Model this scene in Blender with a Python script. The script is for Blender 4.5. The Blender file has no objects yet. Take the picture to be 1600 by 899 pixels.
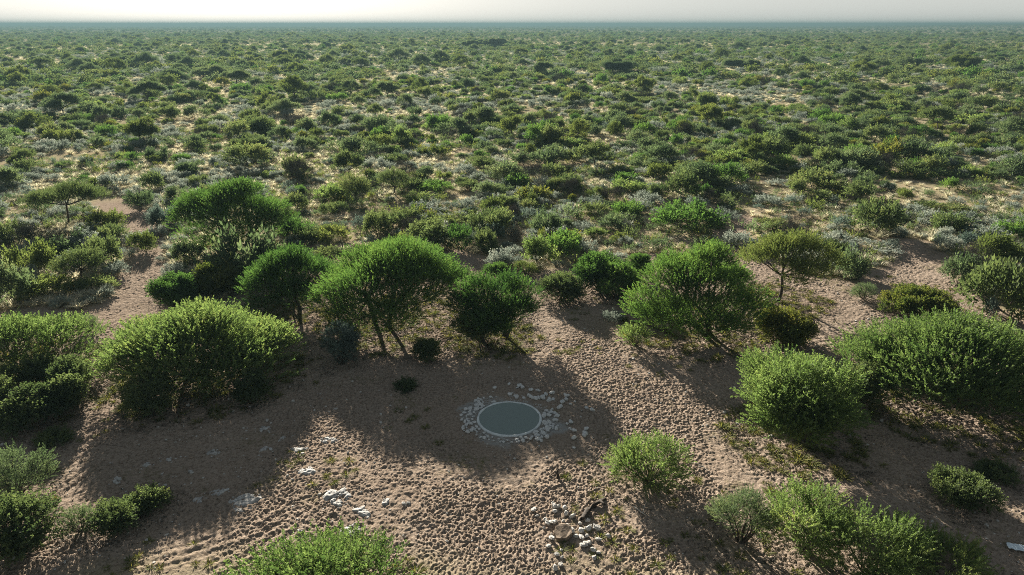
import bpy, bmesh, math, random
import numpy as np
from mathutils import Vector, Matrix, Euler

scene = bpy.context.scene
COL = scene.collection
R = math.radians

# ------------------------------------------------------------------ camera
H = 22.0
cam_data = bpy.data.cameras.new('camera')
cam = bpy.data.objects.new('camera', cam_data)
COL.objects.link(cam)
cam.location = (0, 0, H)
cam.rotation_euler = (R(90 - 21.1), 0, 0)
cam_data.sensor_width = 36.0
cam_data.lens = 24.0
cam_data.clip_start = 0.5
cam_data.clip_end = 80000
scene.camera = cam

# ------------------------------------------------------------------ light
SUN_EL, SUN_AZ = 17.0, -21.0        # azimuth from +Y, negative = to the left
to_sun = Vector((math.sin(R(SUN_AZ)) * math.cos(R(SUN_EL)), math.cos(R(SUN_AZ)) * math.cos(R(SUN_EL)), math.sin(R(SUN_EL))))
sun_d = bpy.data.lights.new('sun', 'SUN')
sun_d.energy = 5.0
sun_d.angle = R(0.55)
sun_d.color = (1.0, 0.92, 0.79)
sun = bpy.data.objects.new('sun', sun_d)
COL.objects.link(sun)
sun.rotation_euler = to_sun.to_track_quat('Z', 'Y').to_euler()
sun.location = to_sun * 100

world = bpy.data.worlds.new('World')
scene.world = world
world.use_nodes = True
wn, wl = world.node_tree.nodes, world.node_tree.links
bg = wn['Background']
sky = wn.new('ShaderNodeTexSky')
sky.sky_type = 'NISHITA'
sky.sun_disc = False
sky.sun_elevation = R(SUN_EL)
sky.sun_rotation = R(SUN_AZ)
sky.altitude = 0
sky.air_density = 1.0
sky.dust_density = 1.6
sky.ozone_density = 1.0
hs = wn.new('ShaderNodeHueSaturation')
hs.inputs['Saturation'].default_value = 0.35
wl.new(sky.outputs[0], hs.inputs['Color'])
# a thin overcast veil: pale and bright towards the horizon, darkened overhead to deepen the shadows below
tcw = wn.new('ShaderNodeTexCoord')
sxyz = wn.new('ShaderNodeSeparateXYZ'); wl.new(tcw.outputs['Generated'], sxyz.inputs[0])
elev = wn.new('ShaderNodeMapRange'); elev.interpolation_type = 'SMOOTHSTEP'
elev.inputs[1].default_value = 0.0; elev.inputs[2].default_value = 0.45
wl.new(sxyz.outputs['Z'], elev.inputs[0])
vcol = wn.new('ShaderNodeMix'); vcol.data_type = 'RGBA'
vcol.inputs[6].default_value = (3.5, 3.6, 3.42, 1); vcol.inputs[7].default_value = (0.85, 1.0, 1.15, 1)
wl.new(elev.outputs[0], vcol.inputs[0])
veil = wn.new('ShaderNodeMix'); veil.data_type = 'RGBA'
veil.inputs[0].default_value = 0.92
wl.new(hs.outputs[0], veil.inputs[6])
wl.new(vcol.outputs[2], veil.inputs[7])
wl.new(veil.outputs[2], bg.inputs[0])
bg.inputs[1].default_value = 0.05

scene.view_settings.view_transform = 'Standard'
scene.view_settings.look = 'None'
scene.view_settings.gamma = 1.0
scene.view_settings.exposure = 1.92
scene.view_settings.use_curve_mapping = False
scene.render.engine = 'CYCLES'
cy = scene.cycles
cy.max_bounces = 5
cy.diffuse_bounces = 3
cy.glossy_bounces = 2
cy.transmission_bounces = 3
cy.transparent_max_bounces = 4
cy.volume_bounces = 0
cy.sample_clamp_indirect = 4
cy.use_denoising = False
cy.denoising_prefilter = 'ACCURATE'
cy.filter_width = 1.0
cy.use_adaptive_sampling = False
cy.adaptive_threshold = 0.012

TREES = [
    ('umbrella', 'bright', -10.31, 49.61, 0.69, 5.29, 6.33, 'the broad umbrella acacia', 'broad bright green umbrella acacia spreading over twin trunks behind the waterhole'),
    ('umbrella', 'bright', -17.52, 52.22, -0.52, 3.63, 4.98, '', 'smaller green acacia whose crown joins the broad umbrella acacia'),
    ('umbrella', 'bright', -28.82, 68.52, 0.2, 5.21, 6.97, 'the spreading acacia by the track', 'large domed bright acacia with drooping side lobe beyond the sandy track'),
    ('umbrella', 'green', -52.01, 77.34, 0.58, 3.95, 4.76, 'the lone thin forked acacia', 'small lone acacia with thin forked dark trunk in open scrub'),
    ('umbrella', 'lime', -21.29, 40.7, 0.81, 5.57, 4.42, 'the wide spiky thorn tree', 'wide spiky lime green thorn tree shading the white calcrete rocks'),
    ('umbrella', 'lime', -33.92, 41.25, 0.76, 4.54, 3.54, '', 'pale green acacia at the frame edge with dark limbs showing through'),
    ('umbrella', 'bright', 15.04, 47.91, -1.18, 4.81, 6.61, 'the dense three tiered acacia', 'dense dark green acacia stacked in three leafy tiers'),
    ('umbrella', 'olive', 22.38, 53.34, 0.36, 3.65, 5.84, 'the olive bare trunked acacia', 'open olive yellow acacia with a bare leaning trunk'),
    ('dome', 'lime', 16.24, 33.24, -0.29, 3.46, 5.2, 'the round lime tree', 'round bright lime green tree standing alone on the trampled sand'),
    ('umbrella', 'lime', 28.45, 37.99, -0.79, 6.05, 4.8, 'the wide acacia over deep shade', 'very wide lime green acacia casting deep black shade on the sand'),
    ('dome', 'bright', -0.96, 46.53, -0.12, 3.04, 5.03, 'the tiered tree behind the waterhole', 'upright green tree directly behind the waterhole with low leafy skirt'),
    ('umbrella', 'dull', -109.59, 212.17, 0.51, 4.88, 5.56, 'the far flat topped acacia', 'far dark umbrella acacia with visible forked trunk in pale scrub'),
    ('umbrella', 'dull', -100.94, 260.61, 0.05, 5.26, 5.84, 'the far open crowned acacia', 'far flat acacia with open branching under its crown'),
    ('dome', 'dull', -39.36, 223.56, 0.13, 3.13, 4.68, 'the far round headed tree', 'far round headed tree on a stout dark trunk among pale grass'),
    ('umbrella', 'dull', -114.94, 178.51, 0.9, 4.7, 5.06, 'the far shadowy wide acacia', 'far wide shadowy grey green acacia in dense scrub'),
    ('umbrella', 'dull', -129.36, 304.3, 1.17, 7.35, 5.21, '', 'long low dark acacia crown beside the far open crowned acacia'),
    ('umbrella', 'dull', -141.14, 293.78, 0.94, 6.45, 4.04, '', 'low dark flat crown between the two far acacias'),
    ('dome', 'olive', 45.46, 161.96, 0.11, 2.66, 4.35, 'the far hazy grey tree', 'thin hazy grey green tree rising above the even scrub'),
    ('dome', 'olive', -72.66, 134.8, 0.59, 3.17, 4.42, '', 'rounded dull tree standing above the pale straw grass'),
    ('umbrella', 'green', 13.67, 111.79, -0.33, 2.92, 3.55, 'the mid field flat tree', 'flat topped dark green tree in the middle of the scrub'),
    ('umbrella', 'green', -39.97, 59.23, 0.38, 2.02, 2.72, 'the little umbrella shaped tree', 'little umbrella shaped tree among shrubs west of the track'),
    ('dome', 'green', -20.61, 88.1, 0.34, 2.21, 3.49, 'the small round short trunked tree', 'small round green tree on short trunk in silver scrub'),
    ('dome', 'green', -16.21, 92.81, 0.11, 1.97, 3.3, '', 'small twin headed tree showing dark stems among silver scrub'),
    ('dome', 'green', -24.83, 102.85, 0.33, 1.93, 3.59, '', 'small upright dark tree behind the small round tree'),
    ('umbrella', 'dull', 54.14, 345.34, -0.23, 7.7, 5.29, '', 'far olive tree clump head above the scrub'),
    ('dome', 'olive', 225.58, 354.87, -2.88, 7.9, 7.23, 'the far brown olive tree', 'far brown olive tree with uneven two part head'),
    ('dome', 'olive', 17.2, 198.61, 0.1, 2.16, 3.5, '', 'small far tree with thin dark stem on pale ground'),
    ('dome', 'olive', 0.0, 143.69, -0.33, 2.31, 3.91, '', 'grey green loose tree in mid scrub'),
    ('dome', 'dull', 12.91, 319.52, -0.07, 4.85, 6.0, '', ''),
    ('dome', 'dull', 46.14, 331.94, 1.23, 8.88, 6.5, '', ''),
    ('dome', 'dull', 120.89, 375.57, -0.35, 10.05, 3.83, '', ''),
    ('dome', 'dull', -25.34, 716.08, 4.82, 14.21, 7.74, '', ''),
    ('dome', 'dull', 219.25, 392.71, -0.63, 5.25, 4.0, '', ''),
    ('dome', 'olive', -148.36, 462.83, 0.53, 6.16, 5.84, '', ''),
    ('dome', 'dull', -207.53, 439.35, 1.18, 5.27, 4.45, '', ''),
    ('dome', 'dull', -229.29, 424.95, 0.55, 5.67, 3.59, '', ''),
    ('dome', 'dull', -38.11, 662.03, 0.14, 7.59, 8.27, '', ''),
    ('dome', 'dull', -84.19, 392.71, 0.26, 5.25, 4.33, '', ''),
]
BUSHES = [
    ('bright', -28.19, 53.0, 1.77, 2.75, 'bright leafy green shrub at the edge of the sandy track'),
    ('mixed', -25.67, 55.37, 1.78, 2.66, 'mixed green shrub with reddish brown dead twigs'),
    ('dull', -24.11, 58.27, 3.2, 3.47, 'large rounded dull green shrub behind the spiky thorn tree'),
    ('green', 4.4, 54.32, 1.89, 2.08, 'round dark green bush standing free behind the clearing'),
    ('bright', 7.77, 56.95, 2.48, 3.0, 'bright green upright bush left of the three tiered acacia'),
    ('bright', 9.21, 54.5, 1.75, 2.96, 'bright green bush touching the three tiered acacia'),
    ('bright', 11.71, 58.81, 1.29, 2.69, ''),
    ('green', -2.23, 46.12, 1.76, 2.71, 'dark leafy skirt bush at the foot of the tiered tree'),
    ('mixed', 20.17, 45.78, 2.24, 2.02, 'low mixed bush in the shade of the olive acacia'),
    ('lime', 8.92, 45.26, 1.07, 1.43, 'small yellow green bush alone on sunlit trampled sand'),
    ('lime', 7.11, 29.14, 2.22, 1.97, 'bright lime green bush glowing on the sand beside the fallen branch'),
    ('lime', 13.02, 24.2, 1.98, 3.1, 'tall loose lime green bush near the bottom edge'),
    ('dull', 10.35, 24.7, 1.44, 2.66, 'dark loose shrub in front of the bright lime bush'),
    ('lime', 15.26, 23.26, 2.34, 2.4, 'wide lime green bush at the bottom edge'),
    ('lime', 18.42, 22.8, 2.17, 1.06, 'low lime green bush spreading along the bottom edge'),
    ('green', -21.61, 35.56, 1.53, 2.45, 'dark skirt bush under the front of the spiky thorn tree'),
    ('green', -16.04, 37.11, 0.99, 2.27, 'small dark bush in the shade under the spiky thorn tree'),
    ('green', -29.35, 36.28, 3.69, 2.41, 'big dark leafy bush below the pale acacia at the frame edge'),
    ('dull', -24.66, 28.12, 1.68, 2.32, 'grey green bush at the left edge beside the sand'),
    ('green', -21.92, 23.99, 1.72, 2.47, 'dark green bush in the bottom corner'),
    ('dull', -19.87, 25.43, 0.76, 1.08, 'small dull shrub on sand, first of three in a line'),
    ('green', -18.27, 25.44, 0.98, 1.23, 'small dark shrub on sand, middle of three in a line'),
    ('green', -17.61, 27.16, 0.99, 0.76, 'small flat shrub on sand, last of three in a line'),
    ('bluish', -11.81, 42.32, 1.3, 3.15, 'dark blue grey bush in the shade below the dull green acacia'),
    ('green', -6.03, 43.13, 1.14, 1.34, 'small deep green shrub in the big shadow behind the waterhole'),
    ('green', -6.91, 39.01, 0.64, 0.35, 'tiny dark cushion shrub in the shadow beside the waterhole'),
    ('green', 22.13, 27.64, 1.36, 1.45, 'dark trailing shrub lying in deep shade'),
    ('green', 25.15, 29.67, 0.99, 0.56, 'flat dark shrub at the edge of the deep shade'),
    ('green', -25.84, 32.76, 1.0, 0.35, 'low dark creeping shrub on the shaded sand'),
    ('green', 21.59, 36.92, 1.48, 2.95, 'dark green bush filling the gap beside the round lime tree'),
    ('green', 40.71, 51.71, 2.75, 2.82, 'rounded green bush at the right edge of the scrub'),
    ('mixed', 33.1, 50.96, 3.21, 1.66, 'low sprawling mixed green and yellow bush'),
    ('olive', -38.01, 67.42, 1.26, 1.62, ''),
    ('dull', -32.2, 64.17, 1.64, 1.97, ''),
    ('bluish', -40.68, 77.26, 1.53, 1.67, ''),
    ('dull', -46.81, 84.69, 1.83, 2.21, ''),
    ('green', -51.04, 95.6, 1.5, 2.19, ''),
    ('dull', -44.41, 88.74, 1.19, 1.83, ''),
    ('green', -40.03, 63.69, 1.51, 2.0, ''),
    ('green', -36.86, 56.57, 1.81, 1.33, ''),
    ('olive', -39.83, 55.0, 2.21, 1.33, ''),
    ('dull', -41.67, 53.12, 1.58, 3.34, ''),
    ('olive', -45.34, 61.1, 1.85, 2.08, ''),
    ('green', -52.58, 69.57, 1.8, 2.69, ''),
    ('bare', -48.19, 76.55, 1.3, 1.34, ''),
    ('bare', -49.4, 71.44, 1.36, 1.2, ''),
    ('green', -33.82, 104.75, 1.73, 2.27, ''),
    ('bright', -23.74, 72.02, 1.79, 2.23, ''),
    ('dull', -32.55, 47.98, 0.79, 1.21, ''),
    ('dull', -13.07, 101.32, 1.39, 1.88, ''),
    ('bright', -10.96, 94.6, 2.16, 1.08, ''),
    ('lime', -11.42, 88.94, 3.1, 0.87, ''),
    ('green', -6.16, 95.49, 1.36, 1.21, ''),
    ('green', -4.88, 110.55, 2.28, 1.78, ''),
    ('bright', 0.42, 97.78, 1.71, 1.35, ''),
    ('green', -1.76, 92.41, 1.32, 1.44, ''),
    ('bare', 3.33, 100.48, 2.47, 2.27, ''),
    ('green', 6.06, 94.52, 1.12, 1.71, ''),
    ('bare', 13.39, 88.44, 1.65, 1.52, ''),
    ('green', 10.6, 81.92, 1.77, 1.49, ''),
    ('green', -1.45, 76.67, 1.45, 1.83, ''),
    ('green', -6.54, 77.85, 2.26, 1.07, ''),
    ('green', -15.03, 73.85, 1.4, 1.91, ''),
    ('green', -12.56, 78.08, 1.55, 1.85, ''),
    ('green', -9.54, 73.21, 1.21, 1.37, ''),
    ('bright', -5.57, 69.07, 1.72, 2.0, ''),
    ('green', -2.94, 68.32, 1.07, 1.5, ''),
    ('bare', 0.21, 71.41, 1.32, 1.07, ''),
    ('bright', 5.34, 66.74, 1.93, 1.9, ''),
    ('lime', 9.27, 72.18, 1.41, 0.98, ''),
    ('dull', 3.82, 73.47, 1.54, 2.0, ''),
    ('dull', 12.64, 75.59, 2.01, 1.62, ''),
    ('bright', -1.22, 59.91, 1.22, 1.08, ''),
    ('olive', 1.36, 60.7, 1.36, 1.05, ''),
    ('bright', 20.28, 76.45, 3.4, 2.04, ''),
    ('green', 23.0, 91.08, 2.34, 3.5, ''),
    ('green', 40.37, 73.32, 2.53, 3.21, ''),
    ('green', 46.25, 89.69, 2.35, 2.14, ''),
    ('green', 43.37, 97.24, 2.53, 1.88, ''),
    ('green', 40.4, 88.89, 2.21, 1.47, ''),
    ('olive', 52.74, 90.22, 1.29, 1.05, ''),
    ('green', 53.57, 83.0, 3.11, 1.04, ''),
    ('green', 49.98, 75.21, 1.86, 1.43, ''),
    ('bluish', 47.7, 68.88, 1.75, 1.28, ''),
    ('green', 48.5, 63.9, 2.24, 1.93, ''),
    ('green', 29.8, 74.53, 2.24, 1.13, ''),
    ('dull', 31.3, 59.31, 1.5, 1.88, ''),
    ('dull', 29.94, 53.95, 1.09, 1.2, ''),
    ('dull', 40.09, 57.51, 1.26, 2.09, ''),
    ('green', 31.92, 64.77, 1.44, 1.6, ''),
    ('lime', 16.5, 95.25, 2.49, 1.01, ''),
    ('bluish', 38.28, 50.39, 0.64, 1.36, ''),
    ('dull', -8.56, 64.31, 1.58, 1.4, ''),
    ('green', -18.31, 65.29, 1.61, 1.08, ''),
]
SILVER = [
    (-40.94, 70.89, 1.52, 0.8),
    (8.1, 50.33, 0.87, 0.65),
    (-1.51, 63.43, 1.19, 0.95),
    (1.69, 93.32, 1.07, 0.78),
    (-10.17, 82.87, 2.59, 0.96),
    (-6.32, 84.98, 1.43, 1.05),
    (19.42, 62.18, 1.23, 0.77),
    (37.07, 67.44, 2.55, 0.72),
    (34.36, 69.48, 1.7, 0.91),
    (26.25, 79.31, 1.72, 1.0),
    (33.27, 86.78, 1.66, 0.93),
    (47.43, 80.58, 1.55, 1.08),
    (-29.04, 62.72, 0.78, 0.98),
    (-44.08, 79.81, 0.62, 0.75),
    (-39.46, 72.97, 0.92, 0.84),
    (-34.93, 64.36, 0.48, 0.47),
    (16.42, 83.25, 1.2, 1.01),
    (17.43, 80.26, 1.16, 0.97),
    (12.92, 76.13, 1.11, 0.76),
    (37.65, 88.99, 1.49, 0.94),
    (31.22, 92.96, 1.99, 0.87),
    (38.7, 97.68, 2.09, 0.74),
]
OUTCROPS = [(-13.1, 27.6, 0.63), (-12.93, 33.18, 0.47), (-10.52, 32.99, 0.4), (-11.72, 31.87, 0.39), (-10.91, 29.92, 0.44), (-8.51, 28.09, 0.61), (-6.22, 27.46, 0.31), (-14.61, 28.24, 0.35), (-13.63, 31.99, 0.32), (-7.57, 25.47, 0.45), (-8.46, 27.36, 0.38), (-18.6, 31.04, 0.28), (-19.43, 30.64, 0.27), (-16.43, 31.75, 0.25), (-16.89, 29.92, 0.17), (-14.43, 34.17, 0.34), (-13.11, 26.8, 0.25), (-20.31, 29.27, 0.4), (-7.1, 26.8, 0.46), (-5.16, 27.27, 0.19), (-15.35, 27.7, 0.38)]
CLEAR = [(-30.12, 22.83), (-57.11, 50.89), (-41.72, 51.15), (-35.46, 53.91), (-33.5, 59.92), (-25.64, 53.91), (-19.74, 62.07), (-11.72, 65.97), (-6.55, 66.38), (-2.48, 62.44), (3.01, 60.27), (13.02, 65.97), (23.1, 67.01), (30.49, 58.56), (33.91, 56.15), (39.87, 58.56), (39.12, 47.44), (49.67, 43.15), (30.12, 22.83)]
PATHS = [[(-29.35, 43.15), (-32.07, 51.15), (-34.57, 60.27), (-37.69, 68.08), (-45.65, 80.75), (-55.04, 89.86)], [(28.26, 52.5), (34.0, 58.56), (41.1, 64.95), (42.72, 70.32)], [(38.48, 60.27), (38.39, 52.5), (39.44, 45.21)], [(-4.58, 56.93), (-4.06, 63.01), (-6.42, 64.95)], [(23.78, 73.93), (28.7, 77.89), (26.53, 80.75)]]
RUTS = [[(-16.76, 22.94), (-14.24, 24.07), (-12.11, 25.3), (-10.83, 26.89), (-10.42, 28.75), (-10.89, 31.93)], [(-12.87, 22.83), (-11.44, 24.23), (-10.47, 25.73), (-9.66, 27.36)], [(-24.18, 29.92), (-23.15, 32.24), (-19.79, 31.93), (-16.44, 31.51)], [(-22.89, 26.89), (-22.32, 30.19), (-19.3, 30.93)]]
PILE = [(2.04, 27.36), (2.24, 27.13), (2.55, 27.03), (2.06, 26.75), (2.87, 26.39), (2.58, 26.62), (1.58, 26.21), (1.66, 25.94), (1.9, 25.99), (1.49, 25.64), (2.42, 26.08), (2.06, 26.08), (1.83, 25.21), (1.81, 24.92), (2.6, 25.73), (2.76, 25.42), (2.93, 25.05), (3.16, 24.96), (3.43, 25.05), (3.19, 25.9), (3.57, 26.08), (3.65, 25.73), (3.87, 25.6), (3.99, 25.55), (3.53, 25.47), (3.2, 25.38), (3.51, 25.51), (3.5, 24.59), (3.32, 24.51), (3.17, 24.43), (3.53, 24.59), (3.62, 24.15), (3.83, 24.0), (4.39, 25.0), (3.93, 24.8), (1.64, 24.43), (1.98, 23.92), (1.85, 23.12), (2.11, 23.31), (1.19, 26.48), (1.05, 26.89), (2.2, 23.76), (2.06, 27.13), (3.6, 23.69)]
SLAB = [(2.33, 25.21)]
BRANCH = [(3.35, 26.08), (3.6, 26.66), (3.62, 26.89), (3.98, 27.08), (4.29, 27.36), (4.63, 27.75)]
BRANCHB = [(5.92, 27.13), (6.27, 26.66), (6.62, 26.26)]
BRANCHC = [(9.8, 30.42), (10.12, 30.36), (10.42, 29.97)]
STICK = [(2.36, 29.48)]
SCRAP = [(22.68, 24.35)]
POOL = [(-0.15, 35.21)]


# ------------------------------------------------------------------ numpy noise
def _hash(ix, iy, s):
    n = (ix.astype(np.int64) * 374761393 + iy.astype(np.int64) * 668265263 + s * 1274126177) & 0xffffffff
    n = ((n ^ (n >> 13)) * 1274126177) & 0xffffffff
    n = ((n ^ (n >> 16)) * 2246822519) & 0xffffffff
    n = n ^ (n >> 15)
    return (n & 0xffffff).astype(np.float64) / 0xffffff

def vnoise(x, y, s=0):
    ix, iy = np.floor(x), np.floor(y)
    fx, fy = x - ix, y - iy
    fx = fx * fx * (3 - 2 * fx); fy = fy * fy * (3 - 2 * fy)
    a, b = _hash(ix, iy, s), _hash(ix + 1, iy, s)
    c, d = _hash(ix, iy + 1, s), _hash(ix + 1, iy + 1, s)
    return (a * (1 - fx) + b * fx) * (1 - fy) + (c * (1 - fx) + d * fx) * fy

def fbm(x, y, s=0, o=4):
    t, a, n = 0.0, 0.5, 0.0
    for k in range(o):
        t = t + a * vnoise(x, y, s + 17 * k); n += a
        x, y, a = x * 2.03, y * 2.03, a * 0.5
    return t / n

def sstep(a, b, x):
    t = np.clip((x - a) / (b - a), 0, 1)
    return t * t * (3 - 2 * t)

def in_poly(x, y, poly):
    r = np.zeros(np.shape(x), bool)
    n = len(poly)
    for i in range(n):
        (x1, y1), (x2, y2) = poly[i], poly[(i + 1) % n]
        if y1 == y2:
            continue
        c = ((y1 > y) != (y2 > y)) & (x < (x2 - x1) * (y - y1) / (y2 - y1) + x1)
        r ^= c
    return r

def seg_dist(x, y, line):
    d = np.full(np.shape(x), 1e9)
    for (x1, y1), (x2, y2) in zip(line, line[1:]):
        vx, vy = x2 - x1, y2 - y1
        t = np.clip(((x - x1) * vx + (y - y1) * vy) / (vx * vx + vy * vy), 0, 1)
        d = np.minimum(d, np.hypot(x - x1 - t * vx, y - y1 - t * vy))
    return d

def poly_dist(x, y, poly):
    """signed distance: negative inside"""
    d = seg_dist(x, y, poly + [poly[0]])
    return np.where(in_poly(x, y, poly), -d, d)

PX, PY = POOL[0]
POOL_R = 1.93

def ground_z(x, y):
    x = np.asarray(x, float); y = np.asarray(y, float)
    d = np.hypot(x, y)
    z = 0.5 * (fbm(x / 26, y / 26, 3, 3) - 0.5) + 0.12 * (fbm(x / 5, y / 5, 9, 2) - 0.5)
    z = z * (0.15 + 0.85 * sstep(3, 9, np.hypot(x - PX, y - PY)))
    az = np.arctan2(x, y)
    z = z + sstep(2500, 5500, d) * (19 * sstep(R(19), R(40), az) + 8 * sstep(R(-26), R(-42), az))
    return z

def gz(x, y):
    return float(ground_z(np.array([x]), np.array([y]))[0])

def veg_amount(x, y):
    """0 on bare trampled sand, 1 in the scrub"""
    d = poly_dist(x, y, CLEAR)
    w = 2.2 * (fbm(x / 4, y / 4, 21, 3) - 0.5) * 2
    v = sstep(-1.5, 2.5, d + w)
    for p in PATHS:
        v = v * sstep(1.3, 3.2, seg_dist(x, y, p) + 0.5 * w)
    return v

# ------------------------------------------------------------------ mesh helpers
def mesh_from(name, verts, faces_n, loops, mats, mat_idx=None, tint=None, smooth=False):
    me = bpy.data.meshes.new(name)
    me.vertices.add(len(verts))
    me.vertices.foreach_set('co', np.asarray(verts, np.float32).ravel())
    me.loops.add(len(loops))
    me.loops.foreach_set('vertex_index', np.asarray(loops, np.int32))
    me.polygons.add(len(faces_n))
    st = np.concatenate([[0], np.cumsum(faces_n)[:-1]]).astype(np.int32)
    me.polygons.foreach_set('loop_start', st)
    for m in mats:
        me.materials.append(m)
    if mat_idx is not None:
        me.polygons.foreach_set('material_index', np.asarray(mat_idx, np.int32))
    if smooth:
        me.polygons.foreach_set('use_smooth', np.ones(len(faces_n), bool))
    if tint is not None:
        a = me.attributes.new('tint', 'FLOAT', 'POINT')
        a.data.foreach_set('value', np.asarray(tint, np.float32))
    me.update(calc_edges=True)
    return me

class Geo:
    """quads and tris collected as arrays, one material index per chunk"""
    def __init__(self):
        self.v, self.n, self.l, self.m, self.t, self.k = [], [], [], [], [], 0
    def quads(self, q, mat=0, tint=None):
        q = np.asarray(q, np.float32).reshape(-1, 4, 3)
        c = len(q)
        self.v.append(q.reshape(-1, 3)); self.n.append(np.full(c, 4)); self.l.append(np.arange(c * 4) + self.k)
        self.m.append(np.full(c, mat)); self.k += c * 4
        self.t.append(np.repeat(tint, 4) if tint is not None else np.full(c * 4, 0.5))
    def tube(self, pts, radii, mat=0, sides=6):
        pts = [Vector(p) for p in pts]
        rings = []
        for i, p in enumerate(pts):
            d = (pts[min(i + 1, len(pts) - 1)] - pts[max(i - 1, 0)]).normalized()
            u = d.orthogonal().normalized(); w = d.cross(u)
            rings.append([p + (u * math.cos(2 * math.pi * k / sides) + w * math.sin(2 * math.pi * k / sides)) * radii[i] for k in range(sides)])
        v = np.array([list(a) for r in rings for a in r], np.float32)
        f = []
        for i in range(len(pts) - 1):
            for k in range(sides):
                f.append((i * sides + k, i * sides + (k + 1) % sides, (i + 1) * sides + (k + 1) % sides, (i + 1) * sides + k))
        f = np.array(f)
        self.v.append(v); self.n.append(np.full(len(f), 4)); self.l.append(f.ravel() + self.k)
        self.m.append(np.full(len(f), mat)); self.t.append(np.full(len(v), 0.5)); self.k += len(v)
        cap = np.array([(len(pts) - 1) * sides + k for k in range(sides)])
        self.n.append(np.array([sides])); self.l.append(cap + self.k - len(v)); self.m.append(np.array([mat]))
    def mesh(self, name, mats):
        return mesh_from(name, np.concatenate(self.v), np.concatenate(self.n).astype(np.int64), np.concatenate(self.l), mats, np.concatenate(self.m), np.concatenate(self.t))

def link(name, me, parent=None, loc=None, rz=0.0, sc=None):
    o = bpy.data.objects.new(name, me)
    COL.objects.link(o)
    if parent is not None:
        o.parent = parent
    if loc is not None:
        o.location = loc
    o.rotation_euler = (0, 0, rz)
    if sc is not None:
        o.scale = sc
    return o

def tag(o, label=None, cat=None, group=None, kind=None):
    if label: o['label'] = label
    if cat: o['category'] = cat
    if group: o['group'] = group
    if kind: o['kind'] = kind
    return o

# ------------------------------------------------------------------ materials
def new_mat(name):
    m = bpy.data.materials.new(name)
    m.use_nodes = True
    nt = m.node_tree
    for n in list(nt.nodes):
        if n.type != 'OUTPUT_MATERIAL':
            nt.nodes.remove(n)
    return m, nt.nodes, nt.links, [n for n in nt.nodes if n.type == 'OUTPUT_MATERIAL'][0]

def leaf_mat(name, dark, light, trans, tw=0.45, gloss=0.012, rough=0.6):
    m, N, L, out = new_mat(name)
    at = N.new('ShaderNodeAttribute'); at.attribute_name = 'tint'
    oi = N.new('ShaderNodeObjectInfo')
    ad = N.new('ShaderNodeMath'); ad.operation = 'MULTIPLY_ADD'
    L.new(oi.outputs['Random'], ad.inputs[0]); ad.inputs[1].default_value = 0.5
    L.new(at.outputs['Fac'], ad.inputs[2])
    sb = N.new('ShaderNodeMath'); sb.operation = 'SUBTRACT'; sb.use_clamp = True
    L.new(ad.outputs[0], sb.inputs[0]); sb.inputs[1].default_value = 0.25
    ra = N.new('ShaderNodeValToRGB'); L.new(sb.outputs[0], ra.inputs[0])
    ra.color_ramp.elements[0].color = (*dark, 1)
    ra.color_ramp.elements[1].color = (light[0] * 1.2 + 0.004, light[1] * 1.06, light[2] * 1.0, 1)      # yellowing tips
    ra.color_ramp.elements.new(0.72).color = (*light, 1)
    class mx: outputs = {2: ra.outputs[0]}
    df = N.new('ShaderNodeBsdfDiffuse'); L.new(mx.outputs[2], df.inputs[0])
    tr = N.new('ShaderNodeBsdfTranslucent')
    mt = N.new('ShaderNodeMix'); mt.data_type = 'RGBA'; mt.blend_type = 'MULTIPLY'; mt.inputs[0].default_value = 1
    L.new(mx.outputs[2], mt.inputs[6]); mt.inputs[7].default_value = (*trans, 1)
    L.new(mt.outputs[2], tr.inputs[0])
    s1 = N.new('ShaderNodeMixShader'); s1.inputs[0].default_value = tw
    L.new(df.outputs[0], s1.inputs[1]); L.new(tr.outputs[0], s1.inputs[2])
    gl = N.new('ShaderNodeBsdfGlossy'); gl.inputs['Roughness'].default_value = rough; gl.inputs[0].default_value = (0.8, 0.85, 0.75, 1)
    s2 = N.new('ShaderNodeMixShader'); s2.inputs[0].default_value = gloss
    L.new(s1.outputs[0], s2.inputs[1]); L.new(gl.outputs[0], s2.inputs[2])
    L.new(s2.outputs[0], out.inputs[0])
    return m

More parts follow.
